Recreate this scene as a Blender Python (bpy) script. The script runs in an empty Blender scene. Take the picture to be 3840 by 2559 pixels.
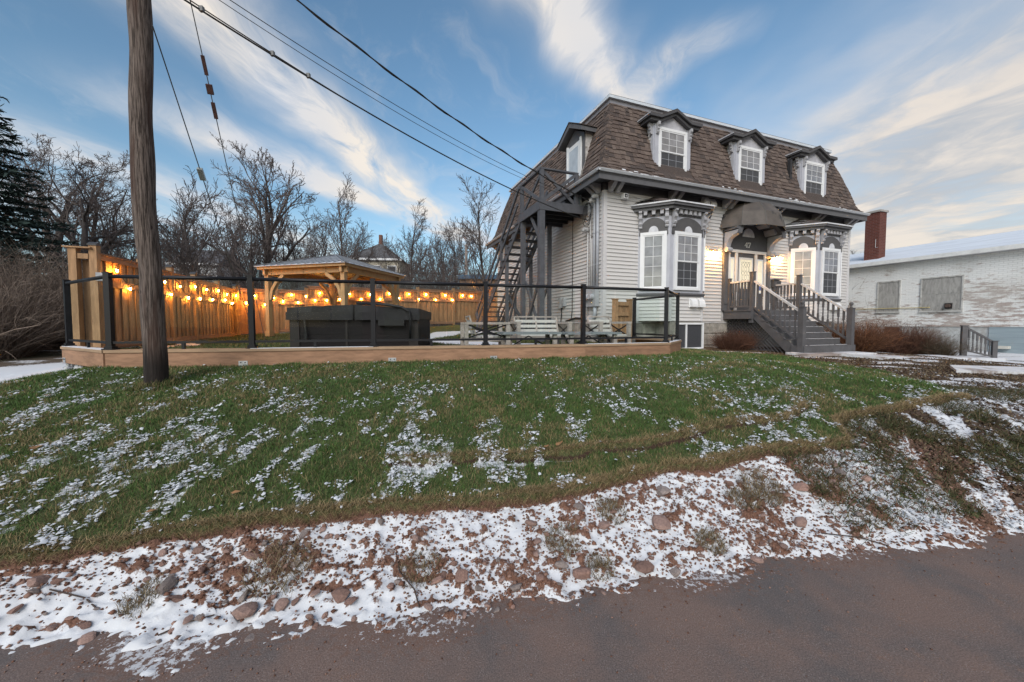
import bpy, math, random
import numpy as np
from mathutils import Vector, Matrix, Euler
R = math.radians
random.seed(7); rng = np.random.default_rng(11)
S = bpy.context.scene
COL = S.collection
# ------------------------------------------------------------------ camera
cd = bpy.data.cameras.new('camera'); cd.sensor_width = 36.0; cd.lens = 36.0*1415/3840
cd.clip_start = 0.05; cd.clip_end = 3000
cam = bpy.data.objects.new('camera', cd); COL.objects.link(cam)
cam.location = (0, 0, 1.55); cam.rotation_euler = (R(90-2.509), 0, 0)
S.camera = cam
# ------------------------------------------------------------------ world: nishita sky with high streaky cloud
SUN_EL, SUN_AZ = R(14), R(196)      # azimuth measured clockwise from +Y
W = bpy.data.worlds.new('World'); S.world = W; W.use_nodes = True
def NT(nt):
    def nd(t, **k):
        n = nt.nodes.new(t)
        for a, b in k.items():
            if a == 'inp':
                for i, v in b.items():
                    if hasattr(v, 'is_linked') or isinstance(v, bpy.types.NodeSocket): nt.links.new(v, n.inputs[i])
                    else: n.inputs[i].default_value = v
            else: setattr(n, a, b)
        return n
    def ma(op, a, b=0.0, c=0.0, clamp=False):
        n = nt.nodes.new('ShaderNodeMath'); n.operation = op; n.use_clamp = clamp
        for i, v in enumerate((a, b, c)):
            if isinstance(v, bpy.types.NodeSocket): nt.links.new(v, n.inputs[i])
            else: n.inputs[i].default_value = v
        return n.outputs[0]
    def sm(v, a, b):
        n = nt.nodes.new('ShaderNodeMapRange'); n.interpolation_type = 'SMOOTHSTEP'
        nt.links.new(v, n.inputs[0]); n.inputs[1].default_value = a; n.inputs[2].default_value = b
        return n.outputs[0]
    def mix(f, a, b, mode='MIX'):
        n = nt.nodes.new('ShaderNodeMix'); n.data_type = 'RGBA'; n.blend_type = mode
        for i, v in ((0, f), (6, a), (7, b)):
            if isinstance(v, bpy.types.NodeSocket): nt.links.new(v, n.inputs[i])
            else: n.inputs[i].default_value = v if i == 0 else (tuple(v)+(1,))[:4]
        return n.outputs[2]
    return nd, ma, sm, mix
def world():
    nt = W.node_tree; nt.nodes.clear(); nd, ma, sm, mix = NT(nt)
    out = nd('ShaderNodeOutputWorld'); bg = nd('ShaderNodeBackground'); bg.inputs[1].default_value = 0.12
    nt.links.new(bg.outputs[0], out.inputs[0])
    sky = nd('ShaderNodeTexSky'); sky.sky_type = 'NISHITA'; sky.sun_disc = False
    sky.sun_elevation = SUN_EL; sky.sun_rotation = SUN_AZ; sky.air_density = 1.0; sky.dust_density = 0.6; sky.ozone_density = 2.6
    tc = nd('ShaderNodeTexCoord'); sx = nd('ShaderNodeSeparateXYZ', inp={0: tc.outputs['Generated']})
    X, Y, Z = sx.outputs
    zz = ma('ADD', ma('MAXIMUM', Z, 0.0), 0.04)
    xp = ma('DIVIDE', X, zz); yp = ma('DIVIDE', ma('ABSOLUTE', Y), zz)
    def noise(vx, vy, vz, scale, det=6, rough=.6, dist=0.0):
        c = nd('ShaderNodeCombineXYZ', inp={0: vx, 1: vy, 2: vz})
        n = nd('ShaderNodeTexNoise', inp={'Vector': c.outputs[0], 'Scale': scale, 'Detail': det, 'Roughness': rough, 'Distortion': dist})
        return n.outputs[0]
    wv = noise(xp, ma('MULTIPLY', yp, .5), 3.1, 1.3, 4)
    wob = ma('MULTIPLY', ma('SUBTRACT', wv, .5), .75)
    fine = noise(ma('ADD', xp, wob), ma('MULTIPLY', yp, .50), 0.7, 3.0, 10, .64, .55)
    def band(slope, c0, w, y0, y1, amp):
        q = ma('ADD', ma('SUBTRACT', ma('SUBTRACT', xp, ma('MULTIPLY', yp, slope)), c0), wob)
        g = ma('POWER', 2.718, ma('MULTIPLY', ma('MULTIPLY', q, q), -1.0/(w*w)))
        e = ma('MULTIPLY', sm(yp, y0[0], y0[1]), ma('SUBTRACT', 1.0, sm(yp, y1[0], y1[1])))
        return ma('MULTIPLY', ma('MULTIPLY', g, e), amp)
    d = band(.21, -1.22, .20, (.3, 1.0), (3.6, 5.0), 1.0)
    for a in ((.43, -2.17, .16, (1.2, 2.0), (3.6, 5.5), .85), (.12, -2.55, .30, (1.2, 1.9), (3.2, 6.), .7), (.66, -.60, .13, (.2, .8), (1.5, 1.85), .95),
              (-.55, 1.33, .10, (1.1, 1.35), (1.55, 1.8), .7), (.1, -.45, .22, (2.2, 3.2), (5., 9.), .6), (.9, -1.0, .12, (1.6, 2.1), (3.5, 5.), .3),
              (.2, -3.6, .5, (1.5, 2.5), (5., 8.), .6)):
        d = ma('MAXIMUM', d, band(*a))
    right = sm(ma('ADD', xp, ma('MULTIPLY', wob, 1.6)), .62, 1.9)
    soft = noise(xp, ma('MULTIPLY', yp, .6), 5.0, 1.1, 4, .5)
    mid = noise(ma('ADD', xp, wob), ma('MULTIPLY', yp, .8), 2.0, 1.9, 8, .6, .4); right = ma('MULTIPLY', right, ma('ADD', ma('MULTIPLY', ma('ADD', soft, mid), 1.35), -.36), clamp=True)
    dens = ma('MULTIPLY', d, ma('ADD', ma('MULTIPLY', fine, 4.4), -1.15), clamp=True)
    dens = ma('MAXIMUM', dens, right)
    veil = ma('MULTIPLY', sm(fine, .46, .80), .30)
    dens = ma('MAXIMUM', dens, veil)
    # a pale band of thin air low over the horizon, all the way round
    low = ma('POWER', ma('SUBTRACT', 1.0, ma('MAXIMUM', Z, 0.0)), 7.0)
    warm = nd('ShaderNodeTexNoise', inp={'Vector': tc.outputs['Generated'], 'Scale': 2.2, 'Detail': 3.0})
    ccol = mix(sm(warm.outputs[0], .36, .66), (3.9, 4.1, 4.5), (5.6, 5.05, 4.4)); ccol = mix(ma('MULTIPLY', right, .8), ccol, mix(sm(mid, .36, .64), (2.75, 2.85, 3.0), (5.2, 4.5, 3.75)))
    skyc = mix(1.0, sky.outputs[0], (SKYMUL[0], SKYMUL[1], SKYMUL[2]), 'MULTIPLY')
    skyc = mix(ma('MULTIPLY', low, .62), skyc, (3.6, 4.3, 4.9))
    c = mix(ma('MULTIPLY', dens, .93), skyc, ccol)
    nt.links.new(c, bg.inputs[0])
SKYMUL = (1.02, 1.10, 1.04)
world()
sl = bpy.data.lights.new('sun', 'SUN'); sl.energy = 2.0; sl.angle = R(40); sl.color = (1.0, .94, .88)
sun = bpy.data.objects.new('sun', sl); COL.objects.link(sun)
sd = Vector((math.sin(SUN_AZ)*math.cos(R(38)), math.cos(SUN_AZ)*math.cos(R(38)), math.sin(R(38))))
sun.rotation_euler = sd.to_track_quat('Z', 'Y').to_euler()
S.view_settings.view_transform = 'Standard'; S.view_settings.look = 'None'
S.view_settings.exposure = 0.55; S.view_settings.gamma = 1.0; S.view_settings.use_curve_mapping = False
S.cycles.use_denoising = True; S.cycles.max_bounces = 6; S.cycles.transparent_max_bounces = 24
S.cycles.caustics_reflective = False; S.cycles.caustics_refractive = False
# ------------------------------------------------------------------ materials
MATS = {}
def mat(name, col, rough=.75, var=.18, scale=6.0, stretch=(1, 1, 1), bump=0.0, bscale=None, metal=0.0, col2=None, wear=None, spec=.35, emit=None, rnd=.0):
    """procedural surface: colour with noise variation, optional second tone (col2) in blotches, fine relief"""
    if name in MATS: return MATS[name]
    m = bpy.data.materials.new(name); m.use_nodes = True; nt = m.node_tree; nd, ma, sm, mix = NT(nt)
    b = nt.nodes['Principled BSDF']; b.inputs['Roughness'].default_value = rough; b.inputs['Metallic'].default_value = metal
    b.inputs['Specular IOR Level'].default_value = spec
    tc = nd('ShaderNodeTexCoord'); oi = nd('ShaderNodeObjectInfo')
    mp = nd('ShaderNodeMapping', inp={0: tc.outputs['Object'], 3: stretch})
    n = nd('ShaderNodeTexNoise', noise_dimensions='4D', inp={'Vector': mp.outputs[0], 'W': ma('MULTIPLY', oi.outputs['Random'], 40.0), 'Scale': scale, 'Detail': 6.0, 'Roughness': .62})
    f = n.outputs[0]
    lo = tuple(c*(1-var) for c in col); hi = tuple(min(1, c*(1+var)) for c in col)
    c = mix(sm(f, .28, .72), lo, hi)
    if col2:
        n2 = nd('ShaderNodeTexNoise', noise_dimensions='4D', inp={'Vector': mp.outputs[0], 'W': ma('MULTIPLY', oi.outputs['Random'], 23.0), 'Scale': scale*.45, 'Detail': 5.0, 'Roughness': .7})
        a, e = wear or (.52, .68)
        c = mix(sm(n2.outputs[0], a, e), c, col2)
    if rnd:
        c = mix(1.0, c, mix(oi.outputs['Random'], (1-rnd,)*3, (1+rnd,)*3), 'MULTIPLY')
    nt.links.new(c, b.inputs['Base Color'])
    if bump:
        n3 = nd('ShaderNodeTexNoise', inp={'Vector': mp.outputs[0], 'Scale': bscale or scale*4, 'Detail': 4.0, 'Roughness': .6})
        bp = nd('ShaderNodeBump', inp={'Strength': bump, 'Distance': .02, 'Height': n3.outputs[0]})
        nt.links.new(bp.outputs[0], b.inputs['Normal'])
    if emit:
        b.inputs['Emission Color'].default_value = tuple(emit[0])+(1,); b.inputs['Emission Strength'].default_value = emit[1]
    MATS[name] = m; return m
def glassmat(name, tint=(.93, .96, .95), gloss=1.0):
    m = bpy.data.materials.new(name); m.use_nodes = True; nt = m.node_tree; nt.nodes.clear(); nd, ma, sm, mix = NT(nt)
    o = nd('ShaderNodeOutputMaterial'); t = nd('ShaderNodeBsdfTransparent', inp={0: tint+(1,)}); g = nd('ShaderNodeBsdfGlossy', inp={0: (1, 1, 1, 1), 1: .02})
    fr = nd('ShaderNodeFresnel', inp={0: 1.5}); geo = nd('ShaderNodeNewGeometry'); x = nd('ShaderNodeMixShader', inp={0: ma('MULTIPLY', ma('MULTIPLY', fr.outputs[0], gloss), ma('SUBTRACT', 1.0, geo.outputs['Backfacing'])), 1: t.outputs[0], 2: g.outputs[0]})
    nt.links.new(x.outputs[0], o.inputs[0]); MATS[name] = m; return m
def attrmat(name, rough=.8, var=.15, scale=20, spec=.25, trans=0.0):
    m = bpy.data.materials.new(name); m.use_nodes = True; nt = m.node_tree; nd, ma, sm, mix = NT(nt)
    b = nt.nodes['Principled BSDF']; b.inputs['Roughness'].default_value = rough; b.inputs['Specular IOR Level'].default_value = spec
    at = nd('ShaderNodeAttribute', attribute_name='Col')
    nt.links.new(at.outputs[0], b.inputs['Base Color']); MATS[name] = m; return m
# ------------------------------------------------------------------ mesh helpers
class MB:
    def __init__(s): s.v = []; s.f = []; s.m = []
    def add(s, vs, fs, mi=0):
        o = len(s.v); s.v += [tuple(p) for p in vs]; s.f += [tuple(i+o for i in f) for f in fs]; s.m += [mi]*len(fs); return s
    def box(s, a, b, mi=0):
        (x0, y0, z0), (x1, y1, z1) = a, b
        return s.add([(x0,y0,z0),(x1,y0,z0),(x1,y1,z0),(x0,y1,z0),(x0,y0,z1),(x1,y0,z1),(x1,y1,z1),(x0,y1,z1)],
                     [(0,3,2,1),(4,5,6,7),(0,1,5,4),(1,2,6,5),(2,3,7,6),(3,0,4,7)], mi)
    def bar(s, p, q, w, h, up=(0, 0, 1), mi=0):
        p = Vector(p); q = Vector(q); d = (q-p).normalized(); u = Vector(up)
        if abs(d.dot(u)) > .99: u = Vector((0, 1, 0))
        a = d.cross(u).normalized()*(w/2); c = a.cross(d).normalized()*(h/2)
        vs = [p-a-c, p+a-c, p+a+c, p-a+c, q-a-c, q+a-c, q+a+c, q-a+c]
        return s.add(vs, [(0,1,2,3),(7,6,5,4),(0,4,5,1),(1,5,6,2),(2,6,7,3),(3,7,4,0)], mi)
    def tube(s, pts, r, n=8, cap=True, mi=0):
        pts = [Vector(p) for p in pts]; rs = r if hasattr(r, '__len__') else [r]*len(pts); o = len(s.v); fs = []
        prev = None
        for i, p in enumerate(pts):
            d = (pts[min(i+1, len(pts)-1)]-pts[max(i-1, 0)]).normalized()
            a = prev if prev is not None else (Vector((0, 0, 1)) if abs(d.z) < .9 else Vector((1, 0, 0)))
            a = (a-d*a.dot(d)).normalized(); prev = a; b = d.cross(a)
            for k in range(n):
                t = 2*math.pi*k/n; s.v.append(tuple(p+(a*math.cos(t)+b*math.sin(t))*rs[i]))
        for i in range(len(pts)-1):
            for k in range(n):
                k2 = (k+1) % n; fs.append((o+i*n+k, o+i*n+k2, o+(i+1)*n+k2, o+(i+1)*n+k))
        if cap: fs.append(tuple(o+k for k in reversed(range(n)))); fs.append(tuple(o+(len(pts)-1)*n+k for k in range(n)))
        s.f += fs; s.m += [mi]*len(fs); return s
    def lathe(s, prof, c=(0, 0, 0), n=12, mi=0):
        return s.tube([(c[0], c[1], c[2]+z) for r, z in prof], [max(r, 1e-4) for r, z in prof], n, True, mi)
    def prism(s, poly, o, ax, ay, az, t, mi=0):
        """2D polygon laid out along ax, ay from origin o, extruded by t along az"""
        o, ax, ay, az = map(Vector, (o, ax, ay, az)); n = len(poly)
        a = [o+ax*x+ay*y for x, y in poly]; b = [p+az*t for p in a]
        return s.add(a+b, [tuple(range(n)), tuple(reversed(range(n, 2*n)))]+[(i, i+n, (i+1) % n+n, (i+1) % n) for i in range(n)], mi)
    def data(s, name, mats, smooth=False):
        me = bpy.data.meshes.new(name); me.from_pydata(s.v, [], s.f)
        for m in (mats if isinstance(mats, (list, tuple)) else [mats]): me.materials.append(m)
        if any(s.m): me.polygons.foreach_set('material_index', s.m)
        if smooth: me.polygons.foreach_set('use_smooth', [True]*len(s.f))
        me.update(); fixn(me); return me
    def build(s, name, mats, parent=None, loc=(0, 0, 0), rot=(0, 0, 0), smooth=False, **k):
        return obj(name, s.data(name, mats, smooth), parent, loc, rot, **k)
import bmesh
def fixn(me):
    bm = bmesh.new(); bm.from_mesh(me); bmesh.ops.recalc_face_normals(bm, faces=bm.faces); bm.to_mesh(me); bm.free()
def obj(name, data, parent=None, loc=(0, 0, 0), rot=(0, 0, 0), scale=None, label=None, cat=None, group=None, kind=None):
    o = bpy.data.objects.new(name, data); COL.objects.link(o); o.location = loc; o.rotation_euler = rot
    if scale is not None: o.scale = scale if hasattr(scale, '__len__') else (scale,)*3
    if parent: o.parent = parent
    return tag(o, label, cat, group, kind)
def tag(o, label=None, cat=None, group=None, kind=None):
    for k, v in (('label', label), ('category', cat), ('group', group), ('kind', kind)):
        if v: o[k] = v
    return o
def thing(name, label, cat, loc=(0, 0, 0), rz=0.0, group=None):
    return obj(name, None, None, loc, (0, 0, rz), label=label, cat=cat, group=group)
def box(name, a, b, m, parent=None, **k): return MB().box(a, b).build(name, m, parent, **k)
def npmesh(name, V, F, mats, cols=None, smooth=False):
    """numpy verts (n,3), faces (m,k) of one size -> mesh"""
    me = bpy.data.meshes.new(name); V = np.asarray(V, np.float32); F = np.asarray(F, np.int32); m, k = F.shape
    me.vertices.add(len(V)); me.vertices.foreach_set('co', V.ravel())
    me.loops.add(m*k); me.loops.foreach_set('vertex_index', F.ravel())
    me.polygons.add(m); me.polygons.foreach_set('loop_start', np.arange(0, m*k, k, dtype=np.int32))
    if smooth: me.polygons.foreach_set('use_smooth', np.ones(m, bool))
    for x in (mats if isinstance(mats, (list, tuple)) else [mats]): me.materials.append(x)
    if cols is not None:
        at = me.attributes.new('Col', 'FLOAT_COLOR', 'POINT'); c = np.ones((len(V), 4), np.float32); c[:, :3] = cols; at.data.foreach_set('color', c.ravel())
    me.update(calc_edges=True); me.validate(); return me
# numpy noise
_P = rng.permutation(512)
def vnoise(x, y):
    xi = np.floor(x).astype(int); yi = np.floor(y).astype(int); fx = x-xi; fy = y-yi
    fx = fx*fx*fx*(fx*(fx*6-15)+10); fy = fy*fy*fy*(fy*(fy*6-15)+10)
    h = lambda a, b: _P[(_P[a & 511]+b) & 511]/511.0
    a = h(xi, yi); b = h(xi+1, yi); c = h(xi, yi+1); d = h(xi+1, yi+1)
    return (a*(1-fx)+b*fx)*(1-fy)+(c*(1-fx)+d*fx)*fy
def fbm(x, y, o=4, g=.5):
    s = 0; a = 1; t = 0
    for i in range(o): s = s+a*vnoise(x*2**i+i*17.3, y*2**i+i*9.1); t += a; a *= g
    return s/t
def sstep(a, b, x):
    t = np.clip((x-a)/(b-a), 0, 1); return t*t*(3-2*t)
# ------------------------------------------------------------------ terrain
HC = Vector((2.526, 10.5, 0.0)); HROT = R(20.7)                   # front left corner of the house, turn of its front
HU = Vector((math.cos(HROT), math.sin(HROT), 0)); HV = Vector((-math.sin(HROT), math.cos(HROT), 0))
def HW(x, y, z=0.0): return HC+HU*x+HV*y+Vector((0, 0, z))
DECK = [(-7.35, 6.26), (-5.72, 5.37), (-3.92, 5.69), (-2.25, 6.13), (-.46, 6.54), (1.31, 6.96), (3.08, 7.55), (3.87, 8.84)]
FENCE = [(-8.35, 7.6), (-10.6, 14.5), (-1.45, 21.5), (-.73, 19.2)]
ROADE = np.array([(-60, -9.0), (-12, -.6), (-6, .75), (-3.6, 1.45), (-2.42, 1.76), (-2.06, 1.80), (-1.75, 1.74), (-1.58, 1.66), (-1.45, 1.76), (-1.3, 1.84), (-.82, 1.86), (-.39, 1.9), (.06, 2.03), (.82, 2.17), (1.61, 2.38), (2.42, 2.52), (3.71, 2.73), (6, 3.15), (12, 4.5), (60, 14)])
SODE = np.array([(-30, -5.0), (-6, .95+.3), (-4, 1.62), (-2.78, 2.02), (-2.49, 2.18), (-2.06, 2.32), (-1.55, 2.46), (-.83, 2.57), (-.05, 2.66), (.58, 2.88), (1.32, 3.12), (2.29, 3.37), (3.21, 3.52), (3.47, 4.0), (4.87, 4.5), (5.85, 4.8), (6.4, 5.2), (6.7, 40)])
SODR = np.array([(4.83, 5.9), (5.52, 6.24), (6.9, 6.58), (9.01, 6.5), (9.58, 5.3), (10.2, 4.4)])
ROADE[:, 1] -= .075
CTRL = [(x, y, 0.0) for x, y in ROADE[1:-1]]+[(x, y+.06, .01) for x, y in ROADE[2:-2]]
CTRL += [(-2.78, 1.99, .22), (-2.06, 2.3, .22), (-1.55, 2.45, .24), (-.83, 2.55, .25), (-.05, 2.64, .25), (.58, 2.86, .28), (1.32, 3.1, .32), (2.29, 3.35, .38), (3.21, 3.51, .42), (4.0, 4.2, .53), (4.87, 4.54, .58), (5.85, 4.83, .62)]
CTRL += [(x, y-.05, .93) for x, y in DECK[1:]]+[(-7.4, 6.2, .84), (-4.45, 4.65, .77), (5.13, 9.58, .83), (6.5, 9.01, .78), (6.58, 6.9, .72), (6.24, 5.52, .66), (7.6, 10.3, .77)]
CTRL += [(5.5, 4.02, .5), (4.16, 3.01, .17), (8.18, 5.99, .60), (10.5, 7.7, .6), (12.7, 9.8, .58), (8.4, 9.4, .74), (14, 11.5, .5), (18.3, 13.4, .53), (25, 10, .4), (9, 4.4, .3), (20, 7.5, .2), (6, 3.6, .18)]
CTRL += [(-7.03, 5.15, .72), (-9.1, 7.7, .80), (-10, 7.3, .8), (-10.9, 9.2, .85), (-3.5, 2.3, .34), (-6, 3, .45), (-15, 8, .8), (-15, 14, 1.0), (-24, 22, 1.2), (0, 45, 1.7), (-22, 45, 1.6), (28, 34, .8), (20, 22, .6), (-9, 2.5, .3), (60, 60, 1), (-60, 60, 2), (-40, 10, .8), (11.2, 10, .72)]
CT = np.array(CTRL, float)
def rbf_fit(P):
    d = np.hypot(P[:, None, 0]-P[None, :, 0], P[:, None, 1]-P[None, :, 1]); n = len(P)
    A = np.zeros((n+3, n+3)); A[:n, :n] = d+np.eye(n)*1e-3; Q = np.c_[np.ones(n), P[:, :2]]; A[:n, n:] = Q; A[n:, :n] = Q.T
    return np.linalg.solve(A, np.r_[P[:, 2], 0, 0, 0])
RW = rbf_fit(CT)
def rbf(x, y):
    s = RW[-3]+RW[-2]*x+RW[-1]*y
    for (px, py, _), w in zip(CT, RW): s = s+w*np.sqrt((x-px)**2+(y-py)**2)
    return s
YARD = np.array(DECK+[tuple(HW(.4, 0)[:2]), tuple(HW(.4, 9.3)[:2]), (-.73, 19.2), (-1.45, 21.5), (-10.6, 14.5), (-8.35, 7.6)])
def inpoly(P, x, y):
    r = np.zeros(np.shape(x), bool); j = len(P)-1
    for i in range(len(P)):
        xi, yi = P[i]; xj, yj = P[j]
        c = ((yi > y) != (yj > y)) & (x < (xj-xi)*(y-yi)/(yj-yi+1e-12)+xi); r ^= c; j = i
    return r
def lawnmask(x, y):
    w = (fbm(x*2.2, y*2.2, 3)-.5)*.16
    e = y-np.interp(x, SODE[:, 0], SODE[:, 1])+w*.6
    xr = np.interp(y, SODR[:, 0], SODR[:, 1])+w*2.5-x
    dl = (x+7.03)*.78+(5.15-y)*.62+.25+w*3                     # right of the left driveway edge
    return e, xr, dl
SEAM = np.array([(-30, 9), (-1.15, 9), (-1.05, 3.03), (-.57, 3.08), (.09, 3.16), (.62, 3.28), (1.3, 3.45), (2.0, 3.72), (2.9, 3.95), (3.4, 4.3), (3.5, 9), (30, 9)])
def ground(x, y, full=False):
    base = rbf(x, y)
    e, xr, dl = lawnmask(x, y)
    yard = inpoly(YARD, x, y)
    rd = y-np.interp(x, ROADE[:, 0], ROADE[:, 1])+(fbm(x*3, y*3, 3)-.5)*.10
    lawn = (e > 0) & (xr > 0) & (dl > 0) & ~yard
    # relief of the bank
    m1 = fbm(x*5, y*5, 3); m2 = fbm(x*16+3, y*16, 3); m3 = fbm(x*38, y*38+7, 2)
    bank = (~lawn) & (~yard) & (y < 6.5) & (rd > -.3)
    near = sstep(7.5, 4.5, y)
    z = base-.035+bank*near*((m1-.5)*.045+np.maximum(m2-.52, 0)*.11+np.maximum(m3-.56, 0)*.07)
    sod = sstep(0, .035, e)*sstep(0, .25, xr)*sstep(0, .4, dl)
    sm_ = y-np.interp(x, SEAM[:, 0], SEAM[:, 1])+(fbm(x*4, y*4, 2)-.5)*.06
    up = sstep(0, .03, sm_)*.045*(1-sstep(.02, .6, sm_))*(y < 6)
    z = z+lawn*(sod*.055+(fbm(x*3, y*3, 3)-.5)*.05+(m2-.5)*.02+up-.01*sstep(.25, 0, np.abs(sm_+.04)*6))
    z = np.where(rd < .12, np.minimum(z, -.045+np.maximum(rd+.12, 0)*.32+(m2-.5)*.05+(m1-.5)*.03), z)
    yz = 1.0+.0035*np.maximum(y-8, 0)**2+(fbm(x*1.5, y*1.5, 3)-.5)*.04
    z = np.where(yard, yz, z)
    if not full: return z
    return z, dict(e=e, xr=xr, dl=dl, yard=yard, rd=rd, lawn=lawn, m1=m1, m2=m2, m3=m3, sm=sm_, base=base)
def gz(x, y): return float(ground(np.array([float(x)]), np.array([float(y)]))[0])
def streak(x, y):
    q = x+(fbm(x*.8, y*.8, 2)-.5)*.5-.05*x*(y-3)
    a = fbm(q*5.0+5, y*1.9, 3, .6); b = fbm(q*1.2+9, y*.8+4, 2)
    return a*.80+b*.20
def snow_density(x, y, g):
    st = streak(x, y)
    lo = sstep(5.8, 2.6, y)                                    # more snow lies low on the slope
    sL = sstep(.475-.035*lo, .60-.05*lo, st)*(.20+.22*lo)*(.55+.9*fbm(x*9, y*9, 2))
    sL = sL*(.35+.65*sstep(0, .14, g['e']))+.5*sstep(.06, .0, np.abs(g['sm']+.06))*lo*sstep(.45, .6, fbm(x*2, y*2+3, 2))
    bk = .86-1.6*np.maximum(g['m2']-.53, 0)-.8*np.maximum(g['m1']-.55, 0)-1.0*np.maximum(g['m3']-.56, 0)
    pat = fbm(x*2.3+11, y*2.3, 3)
    bk = bk-.20*sstep(.58, .74, pat)-.3*sstep(.05, .0, -g['e'])-.30*np.maximum(fbm(x*26, y*26, 2)-.5, 0)
    left = sstep(.1, -1.6, x)*sstep(.50, .28, g['rd'])         # drifted smooth snow low on the left
    bk = np.maximum(bk, left*(1.1-1.3*np.maximum(g['m2']-.60, 0)-.42*sstep(.5, .66, fbm(x*2.2, y*9+4, 3))))
    for c_, w_, a_ in ((.31, .035, .55), (.17, .022, .45), (.43, .03, .4)): bk = bk-a_*sstep(w_, 0, np.abs(g['rd']-c_+(fbm(x*1.3, y*1.3+c_*9, 2)-.5)*.10))*sstep(.6, -.8, x)*sstep(.40, .56, fbm(x*3.5+c_*31, y*3.5, 3))
    right = sstep(3.0, 4.2, x)
    bk = bk*(1-right)+right*sstep(.36, .58, streak(x*1.1+7, y*.9))*.62
    bk = bk*sstep(-.10, .0, g['rd'])
    s = np.where(g['lawn'], sL, bk)
    far = (y > 5.6) & ~g['lawn']
    mul = sstep(.5, .62, fbm(x*.9+2, y*2.2, 3))*.6
    s = np.where(far & ~g['yard'], mul, s)
    # snow-covered driveway on the left, snow path in the yard, open snow by the brick building
    drv = sstep(.1, -.25, g['dl'])*sstep(-3.6, -2.6, g['dl'])*(y > 3)*(~g['yard'])
    s = np.maximum(s, drv*.93)
    px, py = x, y
    path = np.zeros_like(x)
    for (ax, ay, bx, by, w) in ((-3.4, 12.6, -1.9, 11.2, .55), (-1.9, 11.2, -.6, 10.4, .75), (-.6, 10.4, .9, 9.6, .6), (-3.4, 12.6, -2.4, 15.5, .6), (-2.4, 15.5, -1.2, 16.6, .9), (-.9, 14.2, 1.4, 13.0, .4), (-9.3, 10.6, -8.2, 9.6, .25), (-8.6, 9.4, -7.6, 7.6, .3)):
        vx, vy = bx-ax, by-ay; t = np.clip(((px-ax)*vx+(py-ay)*vy)/(vx*vx+vy*vy), 0, 1); d = np.hypot(px-ax-t*vx, py-ay-t*vy)
        path = np.maximum(path, sstep(w+.12, w-.12, d+(fbm(x*1.3, y*1.3, 2)-.5)*.4))
    yd = np.maximum(path*.97, sstep(.55, .75, fbm(x*1.6, y*1.6, 3))*.3)
    s = np.where(g['yard'], yd, s)
    op = sstep(11.0, 12.2, x)*sstep(8.6, 9.6, y)*(y < 15)*(.95-.6*sstep(.56, .66, fbm(x*.5, y*4.5, 3)))
    return np.clip(np.maximum(s, op), 0, 1)
def axis(segs):
    a = [segs[0][0]]
    for x0, x1, st in segs:
        n = max(1, int(round((x1-x0)/st))); a += list(np.linspace(x0, x1, n+1)[1:])
    return np.array(a)
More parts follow.
